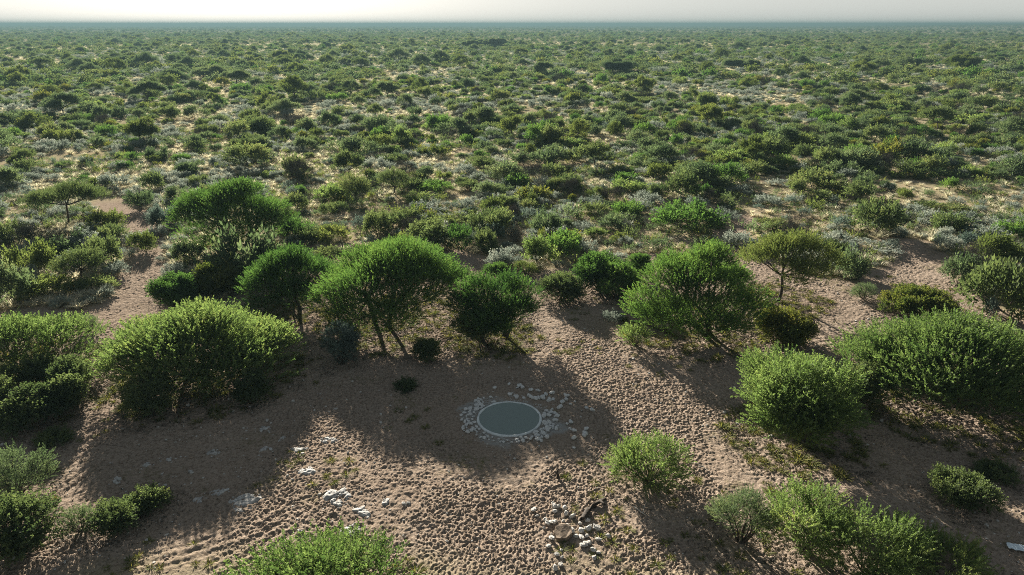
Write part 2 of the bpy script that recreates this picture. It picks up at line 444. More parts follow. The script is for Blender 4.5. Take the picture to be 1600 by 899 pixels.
LM = {
    'bright': leaf_mat('leaf_bright', (0.028, 0.060, 0.020), (0.080, 0.136, 0.042), (1.5, 1.7, 1.0)),
    'green':  leaf_mat('leaf_green', (0.034, 0.056, 0.027), (0.100, 0.132, 0.060), (1.6, 1.6, 1.05)),
    'dull':   leaf_mat('leaf_dull', (0.036, 0.058, 0.036), (0.098, 0.130, 0.080), (1.5, 1.6, 1.0)),
    'olive':  leaf_mat('leaf_olive', (0.042, 0.062, 0.022), (0.112, 0.140, 0.050), (1.55, 1.6, 1.0)),
    'lime':   leaf_mat('leaf_lime', (0.044, 0.078, 0.027), (0.132, 0.178, 0.072), (1.6, 1.7, 1.05)),
    'bluish': leaf_mat('leaf_bluish', (0.055, 0.085, 0.075), (0.125, 0.160, 0.145), (1.2, 1.3, 1.1), 0.3),
    'mixed':  leaf_mat('leaf_mixed', (0.030, 0.060, 0.018), (0.115, 0.128, 0.040), (1.6, 1.6, 0.9)),
    'silver': leaf_mat('leaf_silver', (0.110, 0.140, 0.120), (0.285, 0.325, 0.285), (1.2, 1.2, 1.1), 0.35),
    'straw':  leaf_mat('grass_straw', (0.320, 0.305, 0.215), (0.600, 0.580, 0.460), (1.2, 1.2, 1.05), 0.45),
    'bare':   leaf_mat('twig_bare', (0.030, 0.028, 0.026), (0.070, 0.064, 0.060), (0.6, 0.6, 0.6), 0.1),
    'sprout': leaf_mat('grass_sprout', (0.060, 0.080, 0.022), (0.170, 0.175, 0.060), (1.5, 1.5, 0.9), 0.4),
}

def plain_mat(name, a, b, scale=6.0, rough=0.85, bump=0.3, spec=0.2, detail=6):
    m, N, L, out = new_mat(name)
    tc = N.new('ShaderNodeTexCoord')
    nz = N.new('ShaderNodeTexNoise'); nz.inputs['Scale'].default_value = scale; nz.inputs['Detail'].default_value = detail
    L.new(tc.outputs['Object'], nz.inputs['Vector'])
    mr = N.new('ShaderNodeMapRange'); mr.inputs[1].default_value = 0.3; mr.inputs[2].default_value = 0.7
    L.new(nz.outputs[0], mr.inputs[0])
    mx = N.new('ShaderNodeMix'); mx.data_type = 'RGBA'
    L.new(mr.outputs[0], mx.inputs[0]); mx.inputs[6].default_value = (*a, 1); mx.inputs[7].default_value = (*b, 1)
    p = N.new('ShaderNodeBsdfPrincipled'); p.inputs['Roughness'].default_value = rough
    p.inputs['Specular IOR Level'].default_value = spec
    L.new(mx.outputs[2], p.inputs['Base Color'])
    bp = N.new('ShaderNodeBump'); bp.inputs['Strength'].default_value = bump; bp.inputs['Distance'].default_value = 0.05
    L.new(nz.outputs[0], bp.inputs['Height']); L.new(bp.outputs[0], p.inputs['Normal'])
    L.new(p.outputs[0], out.inputs[0])
    return m

M_BARK = plain_mat('bark', (0.030, 0.024, 0.019), (0.085, 0.066, 0.050), 9)
M_BARK2 = plain_mat('bark_pale', (0.10, 0.08, 0.06), (0.22, 0.18, 0.14), 9)
M_STONE = plain_mat('calcrete_stone', (0.30, 0.285, 0.26), (0.56, 0.545, 0.51), 3, 0.9, 0.5)
M_RING = plain_mat('ring_stone_lightened', (0.42, 0.42, 0.41), (0.70, 0.70, 0.68), 3, 0.9, 0.5)  # lighter copy of the stone colour, offsetting the shadow over the pool
M_ROCK = plain_mat('calcrete_crust', (0.24, 0.23, 0.215), (0.52, 0.51, 0.485), 9, 0.9, 0.7)
M_CLOD = plain_mat('sand_clod', (0.16, 0.115, 0.085), (0.34, 0.27, 0.21), 3, 0.95, 0.3)
M_SLAB = plain_mat('slab_stone', (0.13, 0.10, 0.07), (0.26, 0.20, 0.15), 5, 0.9, 0.6)
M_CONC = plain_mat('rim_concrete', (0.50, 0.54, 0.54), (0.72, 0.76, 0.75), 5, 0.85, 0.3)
M_DEAD = plain_mat('dead_wood', (0.020, 0.016, 0.012), (0.070, 0.055, 0.042), 12)
M_PALE = plain_mat('bleached_wood', (0.35, 0.31, 0.26), (0.60, 0.56, 0.50), 12)
M_SCRAP = plain_mat('pale_plastic', (0.50, 0.60, 0.66), (0.72, 0.80, 0.84), 6, 0.4, 0.2, 0.5)

# ------------------------------------------------------------------ ground
def ground_material():
    m, N, L, out = new_mat('ground_sand')
    geo = N.new('ShaderNodeNewGeometry')
    def noise(scale, detail=5, rough=0.55):
        n = N.new('ShaderNodeTexNoise'); n.inputs['Scale'].default_value = scale
        n.inputs['Detail'].default_value = detail; n.inputs['Roughness'].default_value = rough
        L.new(geo.outputs['Position'], n.inputs['Vector'])
        return n.outputs[0]
    def rng(s, a, b, c=0.0, d=1.0):
        r = N.new('ShaderNodeMapRange'); r.inputs[1].default_value = a; r.inputs[2].default_value = b
        r.inputs[3].default_value = c; r.inputs[4].default_value = d
        L.new(s, r.inputs[0]); return r.outputs[0]
    def mix(f, a, b):
        x = N.new('ShaderNodeMix'); x.data_type = 'RGBA'
        L.new(f, x.inputs[0])
        for s, i in ((a, 6), (b, 7)):
            if isinstance(s, tuple): x.inputs[i].default_value = (*s, 1)
            else: L.new(s, x.inputs[i])
        return x.outputs[2]
    def mul(a, b):
        x = N.new('ShaderNodeMath'); x.operation = 'MULTIPLY'
        L.new(a, x.inputs[0])
        if isinstance(b, float): x.inputs[1].default_value = b
        else: L.new(b, x.inputs[1])
        return x.outputs[0]
    def attr(n):
        a = N.new('ShaderNodeAttribute'); a.attribute_name = n; return a.outputs['Fac']
    sand = mix(rng(noise(0.16, 4), 0.3, 0.7), (0.265, 0.208, 0.164), (0.365, 0.298, 0.240))
    sand = mix(rng(noise(2.2, 6), 0.35, 0.75), sand, (0.305, 0.240, 0.186))
    sand = mix(mul(rng(noise(6.5, 6, 0.7), 0.47, 0.60), 0.75), sand, (0.150, 0.112, 0.082))  # dark mottling in the colour, standing in for shade in the small pits
    # droppings and litter: small dark and pale specks
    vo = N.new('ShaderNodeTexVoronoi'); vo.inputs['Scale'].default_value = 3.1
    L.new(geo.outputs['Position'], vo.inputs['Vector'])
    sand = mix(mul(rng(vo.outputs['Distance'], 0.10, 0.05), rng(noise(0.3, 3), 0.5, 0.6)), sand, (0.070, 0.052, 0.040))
    # short green growth on parts of the clearing
    sand = mix(mul(rng(noise(0.22, 5, 0.65), 0.56, 0.70), rng(noise(4.0, 6), 0.45, 0.60)), sand, (0.110, 0.105, 0.040))
    scrub = mix(rng(noise(0.35, 6, 0.65), 0.40, 0.60), (0.340, 0.270, 0.190), (0.300, 0.262, 0.160))
    scrub = mix(rng(noise(1.6, 6, 0.65), 0.50, 0.66), scrub, (0.150, 0.150, 0.078))
    far = mix(rng(noise(0.05, 6, 0.7), 0.40, 0.62), (0.150, 0.150, 0.085), (0.330, 0.290, 0.185))
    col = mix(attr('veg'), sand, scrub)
    col = mix(attr('far'), col, far)
    lime = mul(attr('lime'), rng(noise(2.6, 6, 0.7), 0.30, 0.55))
    col = mix(lime, col, (0.330, 0.330, 0.315))
    p = N.new('ShaderNodeBsdfDiffuse'); p.inputs['Roughness'].default_value = 0.0
    L.new(col, p.inputs['Color'])
    b1 = N.new('ShaderNodeBump'); b1.inputs['Strength'].default_value = 0.9; b1.inputs['Distance'].default_value = 0.09
    L.new(noise(9.0, 8, 0.7), b1.inputs['Height'])
    L.new(b1.outputs[0], p.inputs['Normal'])
    L.new(p.outputs[0], out.inputs[0])
    return m

def dimples(x, y, cell, seed, jit=0.42):
    """trampled sand: rounded hoof pits with raised soft rims"""
    gx, gy = x / cell, y / cell
    ix, iy = np.floor(gx), np.floor(gy)
    f1 = np.full(x.shape, 9.0); f2 = np.full(x.shape, 9.0); dep = np.zeros(x.shape)
    for dx in (-1, 0, 1):
        for dy in (-1, 0, 1):
            cx, cy_ = ix + dx, iy + dy
            px = cx + 0.5 + (_hash(cx, cy_, seed) - 0.5) * 2 * jit
            py = cy_ + 0.5 + (_hash(cx, cy_, seed + 5) - 0.5) * 2 * jit
            a = _hash(cx, cy_, seed + 9) * math.pi
            ex, ey = gx - px, gy - py
            u = ex * np.cos(a) + ey * np.sin(a); v = (-ex * np.sin(a) + ey * np.cos(a)) * 1.35
            d = np.sqrt(u * u + v * v)
            near = d < f1
            f2 = np.where(near, f1, np.minimum(f2, d))
            dep = np.where(near, _hash(cx, cy_, seed + 13), dep)
            f1 = np.where(near, d, f1)
    pit = -np.exp(-(f1 / 0.33) ** 2) * (0.35 + 0.65 * dep)
    rim = np.exp(-((f1 - 0.55) / 0.2) ** 2) * 0.35
    return pit + rim

def build_ground():
    na = 1620
    fine = np.linspace(R(-57), R(57), na)
    coarse = np.linspace(R(57), R(303), 64)[1:-1]
    ang = np.concatenate([fine, coarse])
    r1 = np.geomspace(2.0, 17.0, 14)[:-1]
    r2 = np.arange(17.0, 52.0, 0.053)
    r3 = [52.0]
    while r3[-1] < 95: r3.append(r3[-1] + 0.055 * (r3[-1] / 46) ** 2)
    r4 = [r3[-1] * 1.02]
    while r4[-1] < 45000: r4.append(r4[-1] * 1.055)
    rad = np.concatenate([r1, r2, r3, r4])
    nr, nc = len(rad), len(ang)
    A, Q = np.meshgrid(ang, rad)
    X, Y = Q * np.sin(A), Q * np.cos(A)
    Z = ground_z(X, Y)
    veg = np.ones_like(X); rel = np.zeros_like(X)
    near = (Q < 140)
    veg[near] = veg_amount(X[near], Y[near])
    nr_ = (Q < 110) & (Q > 15) & (np.abs(A) < R(57))
    x, y = X[nr_], Y[nr_]
    wx = x + 0.30 * (fbm(x * 2.3, y * 2.3, 41, 3) - 0.5); wy = y + 0.30 * (fbm(x * 2.3, y * 2.3, 47, 3) - 0.5)
    d1 = dimples(wx, wy, 0.19, 3); d2 = dimples(wx + 3.3, wy - 1.7, 0.29, 77)
    amp = 0.25 + 1.25 * sstep(0.28, 0.66, fbm(x / 3.0, y / 3.0, 61, 4))
    d3 = dimples(wx - 7.1, wy + 2.9, 0.66, 131)
    h = (0.060 * d1 + 0.050 * d2) * amp + 0.045 * d3 * sstep(0.45, 0.62, fbm(x / 4.0 + 7, y / 4.0, 63, 3)) + 0.09 * (fbm(x / 0.22, y / 0.22, 75, 2) - 0.5) + 0.10 * (fbm(x / 1.6, y / 1.6, 71, 3) - 0.5)
    v = veg[nr_]
    h = h * (1 - 0.6 * v)
    pd = np.hypot(x - PX, y - PY)
    h = h * (0.25 + 0.75 * sstep(2.6, 5.0, pd))
    for k, line in enumerate(RUTS):
        sd = seg_dist(x, y, line) + 0.10 * (fbm(x / 1.5, y / 1.5, 91, 2) - 0.5)
        band = sstep(0.8, 0.5, sd)
        groove = -0.020 * np.cos(sd / 0.085 * 1.0) * band * sstep(0.35, 0.6, fbm(x / 2.5, y / 2.5, 95, 2)) if k < 2 else -0.05 * np.exp(-((sd - 0.25) / 0.1) ** 2)
        h = h * (1 - 0.15 * band) + groove
    h = h * sstep(110, 85, np.hypot(x, y))
    dip = sstep(1.95, 1.7, pd) * -0.30
    Z[nr_] += h + dip
    lime = np.zeros_like(X)
    lx, ly = x - PX, y - PY
    la = np.degrees(np.arctan2(ly, lx))
    e = fbm(lx * 0.9 + 9, ly * 0.9, 33, 3) - 0.5
    sector = np.maximum(np.exp(-((((la - 150) + 180) % 360 - 180) / 48.0) ** 2), np.exp(-((((la + 20) + 180) % 360 - 180) / 34.0) ** 2))
    sector = np.maximum(sector, 0.75 * np.exp(-((((la + 110) + 180) % 360 - 180) / 40.0) ** 2))
    ro = 2.05 + 1.25 * sector + 1.2 * e
    lime[nr_] = sstep(0.25, -0.25, pd - ro) * (0.35 + 0.65 * sector)
    far = sstep(120, 330, Q)
    verts = np.stack([X, Y, Z], -1).reshape(-1, 3)
    ci = np.arange(nc)
    base = (np.arange(nr - 1) * nc)[:, None]
    a = base + ci; b = base + (ci + 1) % nc
    quads = np.stack([a, a + nc, b + nc, b], -1).reshape(-1, 4)
    verts = np.concatenate([verts, [[0, 0, 0]]])
    c0 = len(verts) - 1
    tris = np.stack([np.full(nc, c0), ci, (ci + 1) % nc], -1)
    loops = np.concatenate([quads.ravel(), tris.ravel()])
    fn = np.concatenate([np.full(len(quads), 4), np.full(nc, 3)])
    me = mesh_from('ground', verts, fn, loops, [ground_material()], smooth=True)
    for n, arr in (('veg', veg), ('far', far), ('lime', lime)):
        at = me.attributes.new(n, 'FLOAT', 'POINT')
        at.data.foreach_set('value', np.concatenate([arr.ravel(), [0]]).astype(np.float32))
    tag(link('ground', me), kind='structure')

build_ground()

# ------------------------------------------------------------------ foliage
def spray_template(nodes, per, ll, lw, seed, bend=0.15, fwd=0.75):
    rg = np.random.default_rng(seed)
    q = []
    ph = rg.uniform(0, 6.28)
    for i in range(nodes):
        t = 0.12 + 0.88 * i / max(1, nodes - 1)
        c = np.array([bend * t * t, 0, t * (1 - 0.15 * bend)])
        for k in range(per):
            a = ph + i * 2.4 + k * 2 * math.pi / per + rg.uniform(-.4, .4)
            rad = np.array([math.cos(a), math.sin(a), 0])
            d = rad * (1 - 0.35 * t) + np.array([0, 0, fwd + 0.5 * t]); d /= np.linalg.norm(d)
            s = np.cross(d, np.array([rg.normal(), rg.normal(), rg.normal()])); s /= np.linalg.norm(s) + 1e-9
            l = ll * rg.uniform(.75, 1.2) * (1.1 - 0.35 * t); w = lw * rg.uniform(.8, 1.2)
            q.append([c, c + d * l * .5 + s * w, c + d * l, c + d * l * .5 - s * w])
    return np.array(q)

T_FINE = [spray_template(10, 2, 0.17, 0.040, s, 0.15, 0.6) for s in range(5)]
T_MED = [spray_template(4, 2, 0.46, 0.085, s + 10) for s in range(4)]
T_LOW = [spray_template(2, 2, 0.75, 0.17, s + 20) for s in range(3)]
T_ROUND = [spray_template(5, 2, 0.30, 0.095, s + 30, 0.25, 0.35) for s in range(4)]
T_TWIG = [spray_template(4, 2, 0.55, 0.016, s + 40, 0.2, 0.7) for s in range(4)]

def place(tpls, pos, dirs, size, tint, rg):
    out, tt = [], []
    which = rg.integers(0, len(tpls), len(pos))
    d = dirs / np.linalg.norm(dirs, axis=1, keepdims=True)
    r = rg.normal(size=d.shape)
    u = np.cross(d, r); u /= np.linalg.norm(u, axis=1, keepdims=True)
    w = np.cross(d, u)
    for k, tp in enumerate(tpls):
        s = which == k
        if not s.any(): continue
        B = np.stack([u[s], w[s], d[s]], 1) * size[s][:, None, None]
        q = np.einsum('qvc,ncd->nqvd', tp, B) + pos[s][:, None, None, :]
        out.append(q.reshape(-1, 4, 3)); tt.append(np.repeat(tint[s], len(tp)))
    return np.concatenate(out), np.concatenate(tt)

def crown_points(puffs, n, rg, centre, up=0.45, outw=0.45, shell=0.62, low=-0.35):
    """points on the upper shells of many overlapping puffs, with growth directions"""
    P = np.array([p[:3] for p in puffs]); S = np.array([p[3:6] for p in puffs])
    wgt = S[:, 0] * S[:, 1] + S[:, 0] * S[:, 2]
    i = rg.choice(len(P), n, p=wgt / wgt.sum())
    v = rg.normal(size=(n, 3)); v /= np.linalg.norm(v, axis=1, keepdims=True)
    f = v[:, 2] < low
    v[f, 2] *= -1
    rr = shell + (1 - shell) * rg.random(n) ** 0.6
    pos = P[i] + v * S[i] * rr[:, None]
    o = pos - np.asarray(centre); o[:, 2] *= 0.6; o /= np.linalg.norm(o, axis=1, keepdims=True) + 1e-6
    d = v * 0.6 + o * outw + np.array([0, 0, up]) + rg.normal(size=(n, 3)) * 0.16
    pt = rg.random(len(P))
    tint = np.clip(0.55 * pt[i] + 0.45 * rg.random(n), 0, 1)
    return pos, d, tint

def umbrella_puffs(rg, rx, ry, top, drop, tiers=9, pr=0.85, thick=0.5, skirt=1.0):
    """flat sub-crowns of differing height stepping down to the rim, each a plate of puffs; returns puffs and limb targets"""
    puffs, limbs = [], []
    inner = max(2, tiers // 3)
    for k in range(tiers):
        if k < inner: q, a = rg.uniform(0.10, 0.34), 2 * math.pi * (k + rg.uniform(-.25, .25)) / inner
        else: q, a = rg.uniform(0.58, 0.76), 2 * math.pi * (k + rg.uniform(-.3, .3)) / (tiers - inner)
        cx, cy_ = q * rx * math.cos(a), q * ry * math.sin(a)
        zt = top - drop * q ** 2.7 - rg.uniform(-0.02, 0.20) * top * (1 if k else 0)
        rs = rg.uniform(0.26, 0.42)
        limbs.append((cx, cy_, zt - 0.55 * thick - 0.35))
        m = max(6, int(9 * rs * rs * rx * ry / (pr * pr)))
        for _ in range(m):
            t = math.sqrt(rg.random()); b = rg.uniform(0, 6.283)
            x, y = cx + rs * rx * t * math.cos(b), cy_ + rs * ry * t * math.sin(b)
            Q = math.hypot(x / rx, y / ry)
            if Q > 1.02: continue
            z = zt - 0.30 * rs * rx * t * t - drop * 0.5 * max(0, Q ** 2.7 - q ** 2.7) + rg.normal() * 0.10
            r = pr * rg.choice([0.4, 0.6, 0.8, 1.0, 1.25])
            puffs.append((x, y, z - r * thick, r, r, r * thick))
    for _ in range(int(skirt * 3.2 * rx / pr)):          # hanging rim
        a = rg.uniform(0, 6.283); q = rg.uniform(0.72, 0.98)
        r = pr * rg.uniform(0.5, 0.95)
        z = top - drop * q ** 2.7 - rg.uniform(0.1, 0.28) * top
        puffs.append((q * rx * math.cos(a), q * ry * math.sin(a), max(z, r * 0.5), r, r, r * thick))
    return puffs, limbs

def dome_puffs(rg, rx, ry, top, bottom, n, pr):
    puffs = []
    hz = top - bottom
    lob = [(rg.uniform(0, 6.283), rg.uniform(0.5, 1.0), rg.uniform(0.85, 1.12)) for _ in range(5)]
    for _ in range(n):
        v = rg.normal(size=3); v /= np.linalg.norm(v)
        v[2] = abs(v[2]) * rg.choice([1, 1, 1, -0.5])
        q = rg.uniform(0.55, 0.92)
        a = math.atan2(v[1], v[0])
        k = 1.0
        for la, lw, lk in lob: k *= 1 + (lk - 1) * max(0, math.cos(a - la))
        x, y = v[0] * rx * q * k, v[1] * ry * q * k
        z = bottom + hz * (0.42 + 0.52 * v[2] * q * k)
        r = pr * rg.uniform(0.6, 1.15)
        z = max(z, 0.5 * r)
        puffs.append((x, y, min(z, top - 0.6 * r), r, r, r * 0.8))
    return puffs

def curve_pts(a, b, sag, rg, n=5):
    a, b = Vector(a), Vector(b)
    m = a.lerp(b, 0.45) + Vector((rg.normal() * .12, rg.normal() * .12, sag)) * (b - a).length
    return [a * (1 - t) ** 2 + m * 2 * t * (1 - t) + b * t * t for t in [i / (n - 1) for i in range(n)]]

def trunk_geo(g, rg, height, rx, limbs, puffs, mat=0, stems=1, r0=0.16, offs=(0, 0), fork=0.36, twigs=40):
    """tapered stem(s), curved limbs to each sub-crown, thin branches to the puffs"""
    tops = []
    for s in range(stems):
        a = rg.uniform(0, 6.28)
        sp = 0.0 if stems == 1 else 0.07 * height + 0.12
        b0 = Vector((offs[0] * 0 + sp * math.cos(a), sp * math.sin(a), -0.15))
        f = Vector((offs[0] * 0.35 + rg.normal() * .12 + 2.2 * sp * math.cos(a), offs[1] * 0.35 + rg.normal() * .12 + 2.2 * sp * math.sin(a), height * fork * rg.uniform(.85, 1.15)))
        pts = curve_pts(b0, f, rg.normal() * .03, rg, 6)
        rr = [r0 * (1.35 if i == 0 else 1.0) * (1 - 0.30 * i / 5) for i in range(6)]
        g.tube(pts, rr, mat, 8)
        tops.append((f, r0 * 0.7))
    ends = []
    for lx, ly, lz in limbs:
        f, rf = min(tops, key=lambda t: (t[0].x - lx) ** 2 + (t[0].y - ly) ** 2)
        e = Vector((lx, ly, lz))
        pts = curve_pts(f, e, -0.06, rg, 6)
        g.tube(pts, [rf * (0.75 - 0.52 * i / 5) for i in range(6)], mat, 6)
        ends.append((pts, rf))
    if puffs:
        for j in rg.choice(len(puffs), min(twigs, len(puffs)), replace=False):
            p = Vector(puffs[j][:3])
            pts, rf = min(ends, key=lambda t: (t[0][-1] - p).length)
            s = pts[rg.integers(2, 6)]
            g.tube(curve_pts(s, p, -0.05, rg, 4), [rf * .24, rf * .18, rf * .13, rf * .06], mat, 4)

def tree_meshes(seed, style, rx, h, tone, offs=(0, 0), dens=1.0, lod=0, ry=None, spray=0.55, opts=None):
    """returns (crown Geo, trunk Geo)"""
    opts = opts or {}
    rg = np.random.default_rng(seed)
    ry = ry or rx * rg.uniform(.88, 1.0)
    if style == 'umbrella':
        drop = opts.get('drop', min(0.50 * h, 0.50 * rx))
        pr = max(0.55, 0.17 * rx)
        puffs, limbs = umbrella_puffs(rg, rx, ry, h, drop, opts.get('tiers', 9 if lod == 0 else 6), pr, opts.get('thick', 0.6), opts.get('skirt', 1.0))
    else:
        bot = opts.get('bottom', 0.16 * h)
        pr = max(0.45, 0.25 * rx)
        puffs = dome_puffs(rg, rx, ry, h, bot, 46 if lod == 0 else 22, pr)
        limbs = [(p[0] * .6, p[1] * .6, p[2] * .75) for p in puffs[:7]]
    for p in opts.get('extra', []):
        a, b, c, r, k = p
        for _ in range(k):
            v = rg.normal(size=3); v /= np.linalg.norm(v)
            rr = r * rg.uniform(.3, .5)
            puffs.append((a + v[0] * r * .75, b + v[1] * r * .75, max(.3, c + v[2] * r * .5), rr, rr, rr * .7))
        limbs.append((a, b, c * 0.85))
    if style == 'umbrella' or style == 'dome':
        puffs = [(p[0] + offs[0], p[1] + offs[1], *p[2:]) for p in puffs]
        limbs = [(l[0] + offs[0], l[1] + offs[1], l[2]) for l in limbs]
    cg, tg = Geo(), Geo()
    centre = (offs[0], offs[1], h * (0.35 if style == 'umbrella' else 0.3))
    area = math.pi * rx * ry * (1.25 if style == 'umbrella' else 1.7)
    if lod == 0:
        n = int(area * 64 * dens * (0.55 / spray) ** 1.5); tp = T_FINE
        n += 55 * sum(p[4] for p in opts.get('extra', []))
    elif lod == 1:
        n = int(area * 24 * dens); tp = T_MED; spray *= 1.25
    else:
        n = int(area * 5.5 * dens); tp = T_LOW; spray *= 1.7
    pos, d, tint = crown_points(puffs, n, rg, centre)
    size = spray * rg.uniform(.6, 1.25, n)
    q, t = place(tp, pos, d, size, tint, rg)
    cg.quads(q, 0, t)
    trunk_geo(tg, rg, h, rx, limbs, puffs, 0, opts.get('stems', 1), opts.get('r0', 0.035 * h), offs, opts.get('fork', 0.36), 60 if lod == 0 else 8)
    return cg, tg

def bush_geo(seed, rx, h, tone, lod=0, ry=None, tpl=None, spray=0.42, dens=1.0, npuff=None):
    rg = np.random.default_rng(seed)
    ry = ry or rx * rg.uniform(.8, 1.0)
    pr = max(0.18, 0.30 * min(rx, h))
    puffs = dome_puffs(rg, rx, ry, h, 0.02 * h, npuff or (34 if lod == 0 else 16), pr)
    area = 2.0 * math.pi * rx * ry * 0.6 + math.pi * rx * h * 0.8
    if lod == 0: n, tp = int(area * (46 if tpl is None else 60) * dens * (0.42 / spray) ** 1.5), T_FINE
    elif lod == 1: n, tp, spray = int(area * 36 * dens), T_MED, spray * 1.2
    else: n, tp, spray = int(area * 9 * dens), T_LOW, spray * 1.7
    if tpl: tp = tpl
    pos, d, tint = crown_points(puffs, n, rg, (0, 0, 0.1 * h), 0.35, 0.5, 0.5, -0.8)
    keep = pos[:, 2] > 0.03
    pos, d, tint = pos[keep], d[keep], tint[keep]
    size = spray * rg.uniform(.55, 1.25, len(pos))
    q, t = place(tp, pos, d, size, tint, rg)
    q[..., 2] = np.maximum(q[..., 2], 0.01)
    cg, tg = Geo(), Geo()
    cg.quads(q, 0, t)
    for p in puffs[:(12 if lod == 0 else 5)]:
        b = Vector((p[0] * .12, p[1] * .12, -0.06))
        r = 0.02 + 0.010 * h
        tg.tube(curve_pts(b, (p[0] * .9, p[1] * .9, p[2]), 0.05, rg, 4), [r, r * .8, r * .55, r * .25], 0, 5)
    return cg, tg

def merged(cg, tg, name, mats):
    g = Geo()
    g.v = cg.v + [a for a in tg.v]; g.n = cg.n + tg.n
    g.l = cg.l + [l + cg.k for l in tg.l]
    g.m = cg.m + [x * 0 + 1 for x in tg.m]; g.t = cg.t + tg.t
    return g.mesh(name, mats)

def tuft_mesh(seed, tone, n=46, h=0.7, spread=0.34, w=0.012):
    rg = np.random.default_rng(seed)
    a = rg.uniform(0, 6.283, n); t = np.sqrt(rg.random(n))
    b = np.stack([np.cos(a) * t * .14, np.sin(a) * t * .14, np.full(n, -0.02)], -1)
    hh = h * rg.uniform(.5, 1.1, n)
    e = b + np.stack([np.cos(a) * t * spread * 2, np.sin(a) * t * spread * 2, hh], -1)
    mid = b * .5 + e * .5 + np.stack([0 * a, 0 * a, hh * .18], -1)
    s = np.stack([-np.sin(a + rg.normal(size=n) * .6), np.cos(a), 0 * a], -1) * w
    g = Geo()
    tt = rg.random(n)
    g.quads(np.stack([b - s, b + s, mid + s * 1.6, mid - s * 1.6], 1), 0, tt)
    g.quads(np.stack([mid - s * 1.6, mid + s * 1.6, e + s * .4, e - s * .4], 1), 0, tt)
    return g.mesh('grass_tuft', [LM[tone]])

# ------------------------------------------------------------------ labels
ORD = ['nearest', 'second nearest', 'third nearest', 'fourth nearest', 'fifth nearest', 'sixth nearest', 'seventh nearest', 'eighth nearest',
       'ninth nearest', 'tenth nearest', 'eleventh nearest', 'twelfth nearest', 'thirteenth nearest', 'fourteenth nearest', 'fifteenth nearest', 'sixteenth nearest',
       'seventeenth nearest', 'eighteenth nearest', 'nineteenth nearest', 'twentieth nearest']
TENS = ['twenty', 'thirty', 'forty', 'fifty', 'sixty', 'seventy']
for ten in TENS:
    if ten != 'twenty': ORD.append(ten[:-1] + 'ieth nearest')
    for one in ('first', 'second', 'third', 'fourth', 'fifth', 'sixth', 'seventh', 'eighth', 'ninth'):
        ORD.append(ten + '-' + one + ' nearest')
LANDMARKS = [(t[2] + t[4], t[3], t[7]) for t in TREES if t[7]] + [(PX, PY, 'the waterhole')]
TO_LABEL = []          # (object, wording, x, y)

def later_label(o, wording, x, y):
    TO_LABEL.append((o, wording, x, y))

def side(x, y, lx, ly):
    da = (math.atan2(x, y) - math.atan2(lx, ly)) * 1.6
    dr = math.log(math.hypot(x, y) / math.hypot(lx, ly))
    if abs(dr) > abs(da): return 'behind' if dr > 0 else 'in front of'
    return 'right of' if da > 0 else 'left of'

def write_labels():
    cells = {}
    for o, w, x, y in TO_LABEL:
        best = min(LANDMARKS, key=lambda l: ((math.atan2(x, y) - math.atan2(l[0], l[1])) * 1.6) ** 2 + math.log(math.hypot(x, y) / math.hypot(l[0], l[1])) ** 2)
        cells.setdefault((w, side(x, y, best[0], best[1]), best), []).append((math.hypot(x - best[0], y - best[1]), o))
    for (w, s, l), items in cells.items():
        items.sort(key=lambda t: t[0])
        for k, (_, o) in enumerate(items):
            if len(items) == 1: o['label'] = f'{w} {s} {l[2]}'
            else: o['label'] = f'{w}, {ORD[min(k, len(ORD) - 1)]} {s} {l[2]}'

# ------------------------------------------------------------------ prototypes
PHI = math.tan(math.atan(18 / 24.0))
def in_frame(x, y, m=1.03):
    zc = y * math.cos(R(21.1)) + H * math.sin(R(21.1))
    yc = -H * math.cos(R(21.1)) + y * math.sin(R(21.1))
    return zc > 0 and abs(x / zc) < 0.75 * m and abs(yc / zc) < 0.4215 * m

rgm = np.random.default_rng(5)
TONES = ['bright', 'green', 'dull', 'olive', 'lime', 'bluish', 'mixed', 'bare']
TONE_WORD = {'bright': 'bright green', 'green': 'mid green', 'dull': 'grey green', 'olive': 'olive', 'lime': 'yellow green', 'bluish': 'blue grey', 'mixed': 'brown flecked green', 'bare': 'dark bare'}
BUSH_P = {}      # tone -> [(rx, h, foliage mesh, stems mesh, combined mesh)]
for ti, tone in enumerate(TONES):
    BUSH_P[tone] = []
    for v in range(4):
        rx, h = (1.5, (1.35, 1.75, 1.0, 1.5)[v])
        cg, tg = bush_geo(100 + ti * 10 + v, rx, h, tone, 1, tpl=T_TWIG if tone == 'bare' else None, dens=1.6 if tone == 'bare' else (1.0, 1.0, 1.0, 0.7)[v], spray=0.40, npuff=(18, 12, 22, 9)[v], ry=(1.4, 1.2, 1.5, 1.0)[v])
        BUSH_P[tone].append((rx, h, cg.mesh('foliage', [LM[tone]]), tg.mesh('stems', [M_BARK]), merged(cg, tg, 'thorn_bush', [LM[tone], M_BARK])))
SILVER_P = []
for v in range(4):
    cg, tg = bush_geo(300 + v, 0.8, (0.6, 0.75, 0.5, 0.85)[v], 'silver', 1, spray=0.24, tpl=T_ROUND, dens=1.8, npuff=12)
    SILVER_P.append((0.8, (0.6, 0.75, 0.5, 0.85)[v], merged(cg, tg, 'silver_shrub', [LM['silver'], M_BARK])))
TUFT_P = [tuft_mesh(400 + v, 'straw', 90, (0.42, 0.5, 0.6, 0.36)[v], 0.36, 0.014) for v in range(4)]
SPROUT_P = [tuft_mesh(420 + v, 'sprout', 40, 0.22, 0.25, 0.016) for v in range(3)]
TREE_P = []
